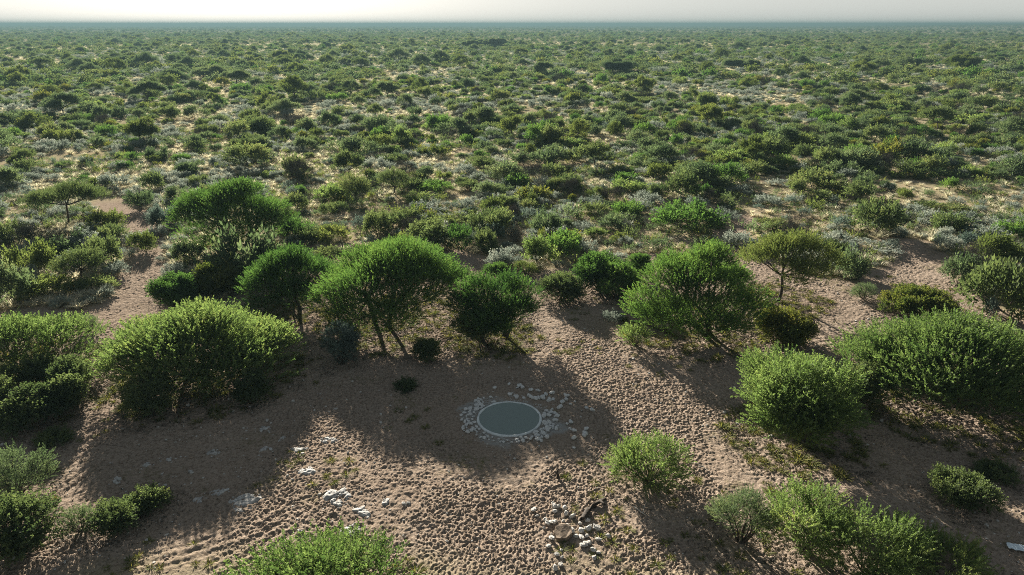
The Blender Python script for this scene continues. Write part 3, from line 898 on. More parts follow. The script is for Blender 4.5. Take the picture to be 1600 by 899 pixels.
for v, (st, tone, rx, h) in enumerate([('umbrella', 'dull', 4.2, 4.8), ('umbrella', 'green', 3.4, 4.2), ('dome', 'olive', 2.8, 4.6), ('dome', 'dull', 3.2, 4.4), ('umbrella', 'dull', 5.0, 4.9), ('dome', 'green', 2.6, 3.8), ('dome', 'olive', 3.5, 5.4)]):
    cg, tg = tree_meshes(500 + v, st, rx, h, tone, lod=1, dens=0.9)
    TREE_P.append((st, tone, rx, h, cg.mesh('crown', [LM[tone]]), tg.mesh('trunk', [M_BARK]), merged(cg, tg, 'acacia_tree', [LM[tone], M_BARK])))
# light copies for the far masses
def far_meshes(n, seed, tones, tree=False):
    out = []
    for v in range(n):
        tone = tones[v % len(tones)]
        if tree:
            cg, tg = tree_meshes(seed + v, 'umbrella' if v % 2 else 'dome', 4.0, 4.8, tone, lod=2, dens=1.0)
        else:
            cg, tg = bush_geo(seed + v, 1.5, (1.5, 1.2, 1.8)[v % 3], tone, 2, spray=0.40)
        out.append(merged(cg, tg, 'far_growth', [LM[tone], M_BARK]))
    return out
FAR_BUSH = far_meshes(10, 600, ['green', 'dull', 'green', 'dull', 'dull', 'olive', 'green', 'dull', 'bright', 'green'])
FAR_TREE = far_meshes(6, 640, ['dull', 'green', 'olive'], True)

# ------------------------------------------------------------------ trees placed one by one
OCC = []       # occupied discs (x, y, r)
G_TREE = 'acacia trees scattered through the bushveld'
OPTS = {
    0: dict(wide=1.08, stems=2, tiers=13, r0=0.20, thick=0.5, drop=2.8, fork=0.30, skirt=1.2, extra=[(-3.4, -1.8, 2.4, 1.6, 20), (-1.5, -3.0, 2.1, 1.8, 20), (1.2, -3.0, 2.3, 1.7, 18), (3.7, -1.2, 3.0, 1.5, 14), (-2.6, -3.0, 1.3, 1.6, 20), (0.5, -3.3, 1.4, 1.5, 18)]),
    1: dict(wide=1.06, thick=0.6, drop=2.4, skirt=1.2, fork=0.28, extra=[(-1.6, -1.8, 1.8, 1.8, 20), (0.8, -1.9, 1.7, 1.8, 20)]),
    2: dict(wide=1.08, thick=0.6, drop=3.2, skirt=1.4, stems=2, fork=0.25, tiers=12, extra=[(-3.6, -2.0, 2.0, 1.7, 16), (0.8, -2.4, 1.9, 2.0, 20), (-0.6, -1.8, 3.0, 1.9, 16), (2.6, -1.6, 2.4, 1.7, 16), (-1.6, -2.2, 1.5, 1.6, 14)]),
    3: dict(thick=0.45, drop=1.2, r0=0.13, stems=1, fork=0.5, tiers=8, skirt=0.0),
    4: dict(wide=1.0, thick=0.6, drop=2.7, skirt=1.0, stems=2, tiers=12, extra=[(-2.4, -2.4, 1.8, 1.9, 16), (2.2, -2.0, 2.0, 2.0, 16), (0.2, -2.8, 1.7, 1.7, 14), (-1.2, -2.9, 1.0, 1.7, 18), (1.7, -2.6, 1.1, 1.6, 18), (3.3, -1.6, 1.5, 1.4, 12)]),
    5: dict(thick=0.6, drop=2.4, tiers=9, skirt=1.0),
    6: dict(wide=0.80, thick=0.65, drop=3.2, skirt=1.2, fork=0.24, tiers=9, stems=2, extra=[(-3.7, -1.0, 2.3, 1.7, 18), (-1.8, -2.2, 1.9, 1.9, 20), (1.8, -2.3, 2.1, 2.0, 22), (3.7, -0.8, 2.5, 1.6, 16), (0.4, -1.8, 1.2, 1.8, 16), (-2.6, -1.0, 1.4, 1.6, 14)]),
    7: dict(thick=0.75, drop=2.2, r0=0.15, fork=0.42, tiers=9, skirt=0.5, extra=[(2.6, -0.6, 2.5, 1.1, 6)]),
    8: dict(wide=0.96, bottom=0.4, stems=3, r0=0.12, extra=[(-0.8, -1.2, 2.0, 1.9, 18), (0.9, -0.9, 2.4, 1.8, 16)]),
    9: dict(thick=0.7, drop=3.1, skirt=1.5, tiers=12, stems=2, extra=[(-3.0, -2.8, 1.9, 1.9, 16), (1.4, -3.2, 2.0, 2.1, 18), (-5.0, 0.5, 2.0, 1.7, 12), (4.0, -2.0, 2.0, 1.8, 14)]),
    10: dict(bottom=0.5, stems=3, r0=0.10, extra=[(-0.6, -1.4, 2.2, 1.8, 14), (1.2, -1.0, 2.8, 1.5, 12)]),
    11: dict(drop=1.8, skirt=0.3, fork=0.5), 12: dict(drop=1.5, skirt=0.2, fork=0.5), 14: dict(drop=1.8, skirt=0.4),
}
n_hand = len(TREES)
TREES.append(('umbrella', 'lime', -7.3, 20.4, 0.0, 3.75, 2.6, '', 'lime green feathery tree crown rising at the bottom edge of the sand'))
OPTS[n_hand] = dict(thick=0.8, drop=2.0, tiers=12)
UNLABELLED = []
for i, (st, tone, x, y, ox, rx, h, lm, lab) in enumerate(TREES):
    d = math.hypot(x, y)
    lod = 0 if d < 95 else 1
    op = OPTS.get(i, {})
    cg, tg = tree_meshes(1000 + i, st, rx * op.get('wide', 1.02), h, tone, (ox, 0), 1.0, lod, None, 0.78 if (d < 60 and tone == 'lime') else 0.64, op)
    o = bpy.data.objects.new('acacia_tree', None); COL.objects.link(o)
    o.location = (x, y, gz(x, y))
    tag(o, lab or None, 'tree', G_TREE)
    if not lab: later_label(o, f'{"flat topped" if st == "umbrella" else "round headed"} {TONE_WORD[tone]} tree', x, y)
    link('crown', cg.mesh('crown', [LM[tone]]), o)
    link('trunk', tg.mesh('trunk', [M_BARK]), o)
    OCC.append((x + ox, y, rx * (0.55 if st == 'umbrella' and d < 70 else 0.9)))

# ------------------------------------------------------------------ bushes placed one by one
G_BUSH = 'thorn bushes scattered through the bushveld'
for i, (tone, x, y, rx, h, lab) in enumerate(BUSHES):
    d = math.hypot(x, y)
    kind = 'bare_shrub' if tone == 'bare' else 'thorn_bush'
    o = bpy.data.objects.new(kind, None); COL.objects.link(o)
    o.location = (x, y, gz(x, y))
    tag(o, lab or None, 'shrub', 'dark leafless shrubs among the thorn bushes' if tone == 'bare' else G_BUSH)
    if not lab: later_label(o, f'{TONE_WORD[tone]} shrub', x, y)
    if d < 62:
        lod = 0
        big = rx > 1.6
        cg, tg = bush_geo(2000 + i, rx, h, tone, 0, spray=0.56 if tone == 'lime' else (0.42 if big else 0.30), tpl=T_ROUND if tone in ('green', 'mixed', 'bluish', 'bright') else None, dens=1.0 if tone == 'bluish' else 1.6)
        link('foliage', cg.mesh('foliage', [LM[tone]]), o)
        link('stems', tg.mesh('stems', [M_BARK]), o)
    else:
        prx, ph, fm, sm, _ = BUSH_P[tone][i % 4]
        o.rotation_euler = (0, 0, rgm.uniform(0, 6.283))
        o.scale = (rx / prx, rx / prx, h / ph)
        link('foliage', fm, o); link('stems', sm, o)
    OCC.append((x, y, rx * 0.9))
G_SILVER = 'silver grey shrubs in the scrub'
for i, (x, y, rx, h) in enumerate(SILVER):
    prx, ph, me = SILVER_P[i % 4]
    o = link('silver_shrub', me, None, (x, y, gz(x, y)), rgm.uniform(0, 6.283), (rx / prx, rx / prx, h / ph))
    tag(o, None, 'shrub', G_SILVER); later_label(o, 'silver grey shrub', x, y)
    OCC.append((x, y, rx * 0.8))

# ------------------------------------------------------------------ scatter over the plain
def scatter(rmin, rmax, cell, amax, seed):
    """jittered grid points in a wide sector, in metres"""
    rg = np.random.default_rng(seed)
    w = rmax * math.sin(R(min(amax, 89)))
    xs = np.arange(-w, w, cell); ys = np.arange(rmin * 0.5, rmax, cell)
    X, Y = np.meshgrid(xs, ys)
    X = X.ravel() + rg.uniform(-.42, .42, X.size) * cell; Y = Y.ravel() + rg.uniform(-.42, .42, Y.size) * cell
    d = np.hypot(X, Y); a = np.abs(np.arctan2(X, Y))
    k = (d > rmin) & (d <= rmax) & (a < R(amax))
    return X[k], Y[k], d[k]

OCCA = np.array(OCC)
def free(x, y, r):
    ok = np.ones(len(x), bool)
    for ox, oy, orr in OCC:
        ok &= np.hypot(x - ox, y - oy) > (orr + r) * 0.8
    return ok

BUSH_ALL, SILV_ALL, TUFT_ALL, TREE_ALL = [], [], [], []
rgs = np.random.default_rng(77)
def density(x, y):
    return fbm(x / 38, y / 38, 201, 3)

for rmin, rmax, cell, amax, sz in [(58, 130, 2.75, 60, 0.86), (130, 260, 2.9, 56, 0.88), (260, 420, 3.3, 53, 0.92), (420, 800, 4.6, 51, 0.96), (800, 2000, 8.2, 49, 1.1), (2000, 6000, 24, 49, 1.5), (6000, 16000, 85, 49, 2.2)]:
    x, y, d = scatter(rmin, rmax, cell, amax, int(rmin))
    if rmin < 130:
        k = (veg_amount(x, y) > 0.55) & (poly_dist(x, y, CLEAR) > 1.2); x, y, d = x[k], y[k], d[k]
    n = len(x)
    dn = density(x, y)
    pk = np.clip(0.27 + (dn - 0.45) * 1.5 + 0.06 * sstep(260, 800, d), 0.12, 0.85)
    k = rgs.random(n) < pk; x, y, d, dn = x[k], y[k], d[k], dn[k]
    s = np.minimum(np.exp(rgs.normal(-0.04, 0.42, len(x))), 2.2) * sz
    if rmin < 130:
        k = free(x, y, s * 1.0); x, y, d, s = x[k], y[k], d[k], s[k]
    BUSH_ALL.append(np.stack([x, y, d, s], -1))
BUSH_ALL = np.concatenate(BUSH_ALL)
for rmin, rmax, cell, amax, sz in [(58, 150, 2.0, 60, 1.0), (150, 330, 2.9, 55, 1.1), (330, 700, 5.5, 45, 1.6)]:
    x, y, d = scatter(rmin, rmax, cell, amax, int(rmin) + 1)
    v = veg_amount(x, y) if rmin < 150 else np.ones(len(x))
    pn = fbm(x / 16, y / 24, 301, 3)
    pk = np.clip((pn - 0.36) * 3.2, 0.06, 0.8) * (v > 0.45)
    k = rgs.random(len(x)) < pk; x, y, d = x[k], y[k], d[k]
    s = np.exp(rgs.normal(-0.05, 0.34, len(x))) * sz
    if rmin < 150:
        k = free(x, y, s * .5); x, y, d, s = x[k], y[k], d[k], s[k]
    SILV_ALL.append(np.stack([x, y, d, s], -1))
SILV_ALL = np.concatenate(SILV_ALL)
for rmin, rmax, cell, amax, sz in [(58, 120, 0.80, 58, 0.95), (120, 260, 1.35, 54, 1.15), (260, 480, 2.3, 44, 1.5), (480, 900, 5.0, 43, 2.2)]:
    x, y, d = scatter(rmin, rmax, cell, amax, int(rmin) + 2)
    v = veg_amount(x, y) if rmin < 120 else np.ones(len(x))
    pn = fbm(x / 20 + 40, y / 26, 401, 4)
    west = 0.10 * np.clip(-x / 60, -1, 1)
    pk = np.clip((pn - 0.44 + west) * 3.4 + 0.36, 0.10, 0.9) * (v > 0.4)
    k = rgs.random(len(x)) < pk; x, y, d = x[k], y[k], d[k]
    s = np.minimum(np.exp(rgs.normal(0, 0.22, len(x))), 1.3) * sz
    TUFT_ALL.append(np.stack([x, y, d, s], -1))
TUFT_ALL = np.concatenate(TUFT_ALL)
for rmin, rmax, cell, amax, sz in [(110, 330, 26, 48, 0.85), (330, 900, 24, 51, 1.0), (900, 3000, 55, 49, 1.2), (3000, 9000, 160, 42, 1.5)]:
    x, y, d = scatter(rmin, rmax, cell, amax, int(rmin) + 3)
    pk = np.clip((fbm(x / 90, y / 90, 501, 3) - 0.38) * 3.0, 0.05, 0.8) * np.where(d < 330, 0.55, 1)
    k = rgs.random(len(x)) < pk; x, y, d = x[k], y[k], d[k]
    s = np.minimum(np.exp(rgs.normal(-0.05, 0.24, len(x))) * sz, 1.5)
    if rmin < 330:
        k = free(x, y, s * 3.0); x, y, d, s = x[k], y[k], d[k], s[k]
    TREE_ALL.append(np.stack([x, y, d, s], -1))
TREE_ALL = np.concatenate(TREE_ALL)

def largest(arr, n):
    """the n that show largest from the camera become things; the rest stay in the mass"""
    vis = np.array([in_frame(a[0], a[1]) for a in arr])
    order = np.argsort(-(arr[:, 3] / arr[:, 2]) * vis)
    pick = order[:n]; pick = pick[vis[pick]]
    rest = np.setdiff1d(np.arange(len(arr)), pick)
    return arr[pick], arr[rest]

near_bush, far_bush = largest(BUSH_ALL, 300 - len(BUSHES))
near_silv, far_silv = largest(SILV_ALL, 290 - len(SILVER))
near_tuft, far_tuft = largest(TUFT_ALL, 280)
near_tree, far_tree = largest(TREE_ALL, 290 - len(TREES))

WEST = ['dull', 'green', 'dull', 'green', 'olive', 'dull', 'bare', 'green', 'dull']
MIX = ['green', 'bright', 'green', 'dull', 'lime', 'bare', 'green', 'dull', 'olive', 'dull', 'mixed', 'dull', 'green']
for x, y, d, s in near_bush:
    ts = WEST if x < -25 and rgm.random() < .6 else MIX
    tone = ts[rgm.integers(len(ts))]
    prx, ph, fm, sm, me = BUSH_P[tone][rgm.integers(4)]
    kind = 'bare_shrub' if tone == 'bare' else 'thorn_bush'
    w = s * rgm.uniform(.85, 1.2) * (0.75 if tone == 'bare' else 1)
    o = link(kind, me, None, (x, y, gz(x, y)), rgm.uniform(0, 6.283), (w, w * rgm.uniform(.85, 1.1), s * rgm.uniform(.8, 1.15)))
    tag(o, None, 'shrub', 'dark leafless shrubs among the thorn bushes' if tone == 'bare' else G_BUSH)
    later_label(o, f'{TONE_WORD[tone]} shrub', x, y)
for x, y, d, s in near_silv:
    prx, ph, me = SILVER_P[rgm.integers(4)]
    o = link('silver_shrub', me, None, (x, y, gz(x, y)), rgm.uniform(0, 6.283), (s, s * rgm.uniform(.8, 1.1), s * rgm.uniform(.8, 1.1)))
    tag(o, None, 'shrub', G_SILVER); later_label(o, 'silver grey shrub', x, y)
for x, y, d, s in near_tuft:
    o = link('grass_tuft', TUFT_P[rgm.integers(4)], None, (x, y, gz(x, y)), rgm.uniform(0, 6.283), (s * 1.1, s * 1.1, s))
    tag(o, None, 'grass tuft', 'dry grass tufts in the scrub'); later_label(o, 'pale dry grass tuft', x, y)
for x, y, d, s in near_tree:
    st, tone, rx, h, cm, tm, me = TREE_P[rgm.integers(len(TREE_P))]
    z = gz(x, y); rz = rgm.uniform(0, 6.283)
    sc = (s, s * rgm.uniform(.9, 1.1), s * rgm.uniform(.85, 1.15))
    if s * rx / d * 683 > 9:
        o = bpy.data.objects.new('acacia_tree', None); COL.objects.link(o)
        o.location = (x, y, z); o.rotation_euler = (0, 0, rz); o.scale = sc
        link('crown', cm, o); link('trunk', tm, o)
    else:
        o = link('acacia_tree', me, None, (x, y, z), rz, sc)
    tag(o, None, 'tree', G_TREE)
    later_label(o, f'{"flat topped" if st == "umbrella" else "round headed"} {TONE_WORD[tone]} tree', x, y)

# ------------------------------------------------------------------ the uncountable rest: one object per kind, instanced on points
def mass(name, label, arr, meshes, scale_z=1.0, seed=1, cat=None, pick=None):
    rg = np.random.default_rng(seed)
    n = len(arr)
    P = np.stack([arr[:, 0], arr[:, 1], ground_z(arr[:, 0], arr[:, 1])], -1)
    me = bpy.data.meshes.new(name)
    me.vertices.add(n)
    me.vertices.foreach_set('co', P.astype(np.float32).ravel())
    def add(nm, ty, val, prop):
        a = me.attributes.new(nm, ty, 'POINT'); a.data.foreach_set(prop, val.astype(np.int32 if ty == 'INT' else np.float32).ravel())
    s = arr[:, 3]
    add('size', 'FLOAT_VECTOR', np.stack([s * rg.uniform(.85, 1.2, n), s * rg.uniform(.85, 1.2, n), s * scale_z * rg.uniform(.8, 1.2, n)], -1), 'vector')
    add('turn', 'FLOAT_VECTOR', np.stack([np.zeros(n), np.zeros(n), rg.uniform(0, 6.283, n)], -1), 'vector')
    add('which', 'INT', pick if pick is not None else rg.integers(0, len(meshes), n), 'value')
    me.update()
    o = link(name, me)
    tag(o, label, cat, None, 'stuff')
    ng = bpy.data.node_groups.new(name, 'GeometryNodeTree')
    ng.interface.new_socket('Geometry', in_out='INPUT', socket_type='NodeSocketGeometry')
    ng.interface.new_socket('Geometry', in_out='OUTPUT', socket_type='NodeSocketGeometry')
    N, L = ng.nodes, ng.links
    gi, go = N.new('NodeGroupInput'), N.new('NodeGroupOutput')
    iop = N.new('GeometryNodeInstanceOnPoints')
    g2 = N.new('GeometryNodeGeometryToInstance')
    for k, m in enumerate(meshes):
        src = bpy.data.objects.new(name + '_pattern', m)     # never linked to the scene: only its mesh is read
        oi = N.new('GeometryNodeObjectInfo'); oi.inputs['Object'].default_value = src
        L.new(oi.outputs['Geometry'], g2.inputs[0])
    def nat(nm, ty):
        a = N.new('GeometryNodeInputNamedAttribute'); a.data_type = ty; a.inputs['Name'].default_value = nm
        return [s_ for s_ in a.outputs if s_.enabled and s_.name == 'Attribute'][0]
    L.new(gi.outputs[0], iop.inputs['Points'])
    L.new(g2.outputs[0], iop.inputs['Instance'])
    iop.inputs['Pick Instance'].default_value = True
    L.new(nat('which', 'INT'), iop.inputs['Instance Index'])
    L.new(nat('turn', 'FLOAT_VECTOR'), iop.inputs['Rotation'])
    L.new(nat('size', 'FLOAT_VECTOR'), iop.inputs['Scale'])
    L.new(iop.outputs[0], go.inputs[0])
    md = o.modifiers.new('spread', 'NODES'); md.node_group = ng
    return o

fb = far_bush
m1 = (fb[:, 2] < 300)
mid_meshes = [BUSH_P[t][v][4] for t, v in [('green', 0), ('green', 1), ('dull', 0), ('dull', 2), ('bright', 0), ('olive', 1), ('dull', 0), ('bare', 1), ('lime', 2), ('green', 2), ('mixed', 0), ('dull', 1), ('green', 3), ('dull', 3), ('bright', 3), ('olive', 2)]]
mass('scrub_bushes', 'uncounted thorn bushes filling the middle of the plain', fb[m1], mid_meshes, 1.0, 11, 'scrub')
mass('distant_bushland', 'far bushland merging into one green mass to the horizon', fb[~m1], FAR_BUSH, 0.95, 12, 'bushland')
mass('distant_trees', 'uncounted far trees standing above the bushland', far_tree, FAR_TREE, 1.0, 13, 'woodland')
mass('silver_scrub', 'low silver grey scrub between the bushes', far_silv, [p[2] for p in SILVER_P], 1.0, 14, 'scrub')
mass('dry_grass', 'pale straw grass between the bushes', far_tuft, TUFT_P, 1.0, 15, 'grass')
# low herbs between the shrubs
x, y, d = scatter(56, 170, 1.25, 50, 909)
v = veg_amount(x, y)
k = (v > 0.35) & (rgs.random(len(x)) < np.clip((fbm(x / 9, y / 9, 921, 3) - 0.30) * 2.6, 0, .8))
x, y, d = x[k], y[k], d[k]
herb = [bush_geo(340 + q, 0.45, (0.35, 0.28, 0.42)[q % 3], t, 1, spray=0.20, dens=1.3, npuff=7)[0].mesh('herb', [LM[t]]) for q, t in enumerate(['dull', 'olive', 'bluish', 'green', 'mixed', 'dull'])]
mass('low_herbs', 'ankle high grey green herbs between the shrubs', np.stack([x, y, d, np.exp(rgs.normal(0, .4, len(x)))], -1), herb, 1.0, 19, 'undergrowth')
# thin green sprouts round the trees of the clearing
pts = []
for (st, tone, x, y, ox, rx, h, lm, lab) in TREES:
    if math.hypot(x, y) < 62:
        k = int(40 * rx)
        a, t = rgs.uniform(0, 6.283, k), np.sqrt(rgs.random(k)) * rx * 1.15
        pts.append(np.stack([x + ox + t * np.cos(a), y + t * np.sin(a), t * 0 + 50, rgs.uniform(.4, 1.0, k)], -1))
k = 2600
xx, yy = rgs.uniform(-34, 40, k), rgs.uniform(22, 60, k)
ok = (fbm(xx / 5, yy / 5, 611, 3) > 0.56) & (np.hypot(xx - PX, yy - PY) > 4)
pts.append(np.stack([xx[ok], yy[ok], xx[ok] * 0 + 50, rgs.uniform(.3, .75, ok.sum())], -1))
mass('short_grass', 'short green sprouts on the sand under the trees', np.concatenate(pts), SPROUT_P, 1.0, 16, 'grass')

# fallen twigs and litter under the crowns
def litter_mesh(seed):
    rg = np.random.default_rng(seed)
    g = Geo()
    for _ in range(5):
        a = rg.uniform(0, 6.283); l = rg.uniform(.12, .45); x, y = rg.normal(size=2) * .3
        p = Vector((x, y, .015)); e = p + Vector((math.cos(a) * l, math.sin(a) * l, rg.uniform(0, .08)))
        g.tube([p, p.lerp(e, .5) + Vector((rg.normal() * .03, rg.normal() * .03, .02)), e], [.012, .010, .004], 0, 4)
    q = []
    for _ in range(26):
        c = np.array([*(rg.normal(size=2) * .4), .012]); u = rg.normal(size=3) * [1, 1, .3]; w = rg.normal(size=3) * [1, 1, .3]
        u *= .05 / np.linalg.norm(u); w *= .03 / np.linalg.norm(w); c[2] += .03
        q.append([c - u, c - w, c + u, c + w])
    g.quads(q, 1, rg.random(26))
    return g.mesh('litter', [M_BARK2, LM['bare']])
lit = []
for (st, tone, x, y, ox, rx, h, lm, lab) in TREES:
    if math.hypot(x, y) < 62:
        k = int(26 * rx)
        a, t = rgs.uniform(0, 6.283, k), np.sqrt(rgs.random(k)) * rx * 1.2
        lit.append(np.stack([x + ox + t * np.cos(a), y + t * np.sin(a), t * 0, rgs.uniform(.6, 1.4, k)], -1))
for (tone, x, y, rx, h, lab) in BUSHES:
    if math.hypot(x, y) < 62:
        k = int(16 * rx)
        a, t = rgs.uniform(0, 6.283, k), (0.6 + 0.7 * rgs.random(k)) * rx
        lit.append(np.stack([x + t * np.cos(a), y + t * np.sin(a), t * 0, rgs.uniform(.5, 1.2, k)], -1))
mass('leaf_litter', 'fallen twigs and dry leaf litter on the sand under the trees', np.concatenate(lit), [litter_mesh(900 + v) for v in range(4)], 1.0, 18, 'litter')

# ------------------------------------------------------------------ waterhole
def ring_mesh():
    prof = [(1.80, -0.30), (1.80, 0.060), (1.82, 0.085), (1.87, 0.092), (1.915, 0.08), (1.94, 0.04), (1.95, -0.30)]
    n = 96
    V = []
    for k in range(n):
        a = 2 * math.pi * k / n
        for j, (r, z) in enumerate(prof):
            e = 0.05 * (vnoise(np.array([math.cos(a) * 4 + 9]), np.array([math.sin(a) * 4 + j * .3]), 8)[0] - .5)
            V.append(((r + e) * math.cos(a), (r + e) * math.sin(a), z + (e * .6 if z > 0 else 0)))
    F = []
    m = len(prof)
    for k in range(n):
        for j in range(m - 1):
            a, b = k * m + j, ((k + 1) % n) * m + j
            F.append((a, b, b + 1, a + 1))
    F = np.array(F)
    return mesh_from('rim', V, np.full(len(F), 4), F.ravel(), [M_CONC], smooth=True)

pz = gz(PX, PY)
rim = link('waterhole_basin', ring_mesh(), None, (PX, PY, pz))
tag(rim, 'round pale concrete rim of the waterhole, flush with the sand', 'waterhole')

def water():
    m, N, L, out = new_mat('murky_water')
    p = N.new('ShaderNodeBsdfPrincipled')
    p.inputs['Base Color'].default_value = (0.170, 0.220, 0.205, 1)
    p.inputs['Roughness'].default_value = 0.06
    p.inputs['IOR'].default_value = 1.33
    nz = N.new('ShaderNodeTexNoise'); nz.inputs['Scale'].default_value = 5.0; nz.inputs['Detail'].default_value = 3
    tc = N.new('ShaderNodeTexCoord'); L.new(tc.outputs['Object'], nz.inputs['Vector'])
    b = N.new('ShaderNodeBump'); b.inputs['Strength'].default_value = 0.02; b.inputs['Distance'].default_value = 0.02
    L.new(nz.outputs[0], b.inputs['Height']); L.new(b.outputs[0], p.inputs['Normal'])
    L.new(p.outputs[0], out.inputs[0])
    n = 64
    V = [(1.815 * math.cos(2 * math.pi * k / n), 1.815 * math.sin(2 * math.pi * k / n), 0) for k in range(n)]
    me = mesh_from('water', V, np.array([n]), np.arange(n), [m])
    tag(link('water', me, None, (PX, PY, pz + 0.045)), kind='structure')
water()

# ------------------------------------------------------------------ stones
def rock_mesh(seed, name, mat, flat=0.7, sub=2, rough=0.35):
    bm = bmesh.new()
    bmesh.ops.create_icosphere(bm, subdivisions=sub, radius=1.0)
    rg = random.Random(seed)
    off = Vector((rg.uniform(-50, 50), rg.uniform(-50, 50), rg.uniform(-50, 50)))
    from mathutils import noise as mn
    cuts = [(Vector((rg.gauss(0, 1), rg.gauss(0, 1), rg.gauss(0, 1))).normalized(), rg.uniform(.6, .85)) for _ in range(5)]
    sx, sy = rg.uniform(.8, 1.2), rg.uniform(.7, 1.0)
    for v in bm.verts:
        p = v.co.copy()
        for c, t in cuts:
            e = p.dot(c)
            if e > t: p -= c * (e - t)
        p *= 1 + rough * mn.noise(p * 1.6 + off) + rough * .35 * mn.noise(p * 4.3 + off)
        v.co = Vector((p.x * sx, p.y * sy, p.z * flat))
    me = bpy.data.meshes.new(name); bm.to_mesh(me); bm.free()
    me.materials.append(mat)
    return me

STONES = [rock_mesh(k, 'stone', M_STONE, random.Random(k).uniform(.5, .85)) for k in range(8)]
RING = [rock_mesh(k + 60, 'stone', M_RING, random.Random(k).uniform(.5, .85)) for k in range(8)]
rgt = np.random.default_rng(31)
def stone(x, y, r, label, group, sink=0.3, kinds=None):
    r *= 1.25
    o = link('stone', (kinds or STONES)[rgt.integers(8)], None, (x, y, gz(x, y) + r * 0.6 * (1 - sink) - 0.01), rgt.uniform(0, 6.283), (r, r * rgt.uniform(.75, 1.1), r * rgt.uniform(.8, 1.1)))
    o.rotation_euler = (rgt.normal() * .25, rgt.normal() * .25, rgt.uniform(0, 6.283))
    tag(o, label, 'stone', group)
def sector(n, a0, a1, r0, r1, s0, s1, label, group):
    placed = 0
    while placed < n:
        a, q = R(rgt.uniform(a0, a1)), rgt.uniform(r0, r1)
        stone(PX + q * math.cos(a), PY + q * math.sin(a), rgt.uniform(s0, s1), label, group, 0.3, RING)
        placed += 1
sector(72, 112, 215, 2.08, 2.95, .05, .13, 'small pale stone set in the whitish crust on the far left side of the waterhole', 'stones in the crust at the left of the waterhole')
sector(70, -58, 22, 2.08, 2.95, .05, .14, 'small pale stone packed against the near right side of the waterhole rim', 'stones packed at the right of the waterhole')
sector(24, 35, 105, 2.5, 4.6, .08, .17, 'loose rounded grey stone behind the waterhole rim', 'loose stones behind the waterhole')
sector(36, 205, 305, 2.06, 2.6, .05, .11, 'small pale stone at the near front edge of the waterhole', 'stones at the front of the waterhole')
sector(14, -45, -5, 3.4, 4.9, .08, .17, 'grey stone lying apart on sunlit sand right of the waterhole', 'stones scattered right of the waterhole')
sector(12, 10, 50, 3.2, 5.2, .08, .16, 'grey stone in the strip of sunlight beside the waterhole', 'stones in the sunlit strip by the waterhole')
for k, (x, y) in enumerate(PILE):
    stone(x, y, rgt.uniform(.08, .15), 'rounded grey white stone in the loose heap around the flat brown slab', 'stones heaped around the flat slab', 0.1)
for k in range(26):
    x, y = rgt.uniform(-19, -5), rgt.uniform(29, 40)
    stone(x, y, rgt.uniform(.05, .10), 'small white stone scattered on the shaded sand below the spiky thorn tree', 'white stones scattered over the clearing')
peb = 5200
xx, yy = rgs.uniform(-30, 38, peb), rgs.uniform(23, 58, peb)
a0, q0 = rgs.uniform(0, 6.283, 320), 2.05 + np.abs(rgs.normal(0, .42, 320))
ring = np.stack([PX + q0 * np.cos(a0), PY + q0 * np.sin(a0), a0 * 0, rgs.uniform(.025, .06, 320)], -1)
ok = (in_poly(xx, yy, CLEAR)) & (fbm(xx / 6, yy / 6, 711, 3) > 0.47) & (np.hypot(xx - PX, yy - PY) > 2.3)
mass('pebbles', 'tiny pale pebbles strewn over the trampled sand', np.concatenate([ring, np.stack([xx[ok], yy[ok], xx[ok] * 0, np.exp(rgs.normal(-3.2, .45, ok.sum()))], -1)]), STONES, 1.0, 17, 'pebbles')

CLODS = [rock_mesh(40 + k, 'clod', M_CLOD, 0.6, 1) for k in range(5)]
n_c = 26000
xx, yy = rgs.uniform(-30, 34, n_c), 22 + 36 * rgs.random(n_c) ** 1.3
ok = in_poly(xx, yy, CLEAR) & (rgs.random(n_c) < np.clip((fbm(xx / 4, yy / 4, 741, 3) - 0.3) * 3, 0.1, 1)) & (np.hypot(xx - PX, yy - PY) > 2.2)
mass('sand_clods', 'loose brown clods and droppings over the trampled sand', np.stack([xx[ok], yy[ok], xx[ok] * 0, np.exp(rgs.normal(-3.05, .40, ok.sum()))], -1), CLODS, 1.0, 21, 'clods')

# calcrete crust showing through the sand
def outcrop_mesh(seed, r):
    rg = np.random.default_rng(seed)
    n = 40
    u = np.linspace(-1.3, 1.3, n)
    X, Y = np.meshgrid(u * r, u * r * rg.uniform(.6, .8))
    o = rg.uniform(0, 90, 2)
    s = max(r, .25)
    nn = fbm(X / s * 1.6 + o[0], Y / s * 1.6 + o[1], seed, 4)
    q = np.hypot(X / r, Y / (r * .7))
    m = sstep(1.15, 0.35, q + (nn - .5) * 1.7)
    lump = fbm(X / .13 + o[1], Y / .13 + o[0], seed + 3, 3)
    Z = -0.11 + m * (0.14 + 0.10 * lump) - 0.30 * m * sstep(0.56, 0.70, fbm(X / s * 2.4 + o[1], Y / s * 2.4, seed + 7, 3))
    V = np.stack([X, Y, Z], -1).reshape(-1, 3)
    i = np.arange(n - 1)
    a = (i[:, None] * n + i).ravel()
    F = np.stack([a, a + 1, a + n + 1, a + n], -1)
    return mesh_from('calcrete_outcrop', V, np.full(len(F), 4), F.ravel(), [M_ROCK], smooth=True)
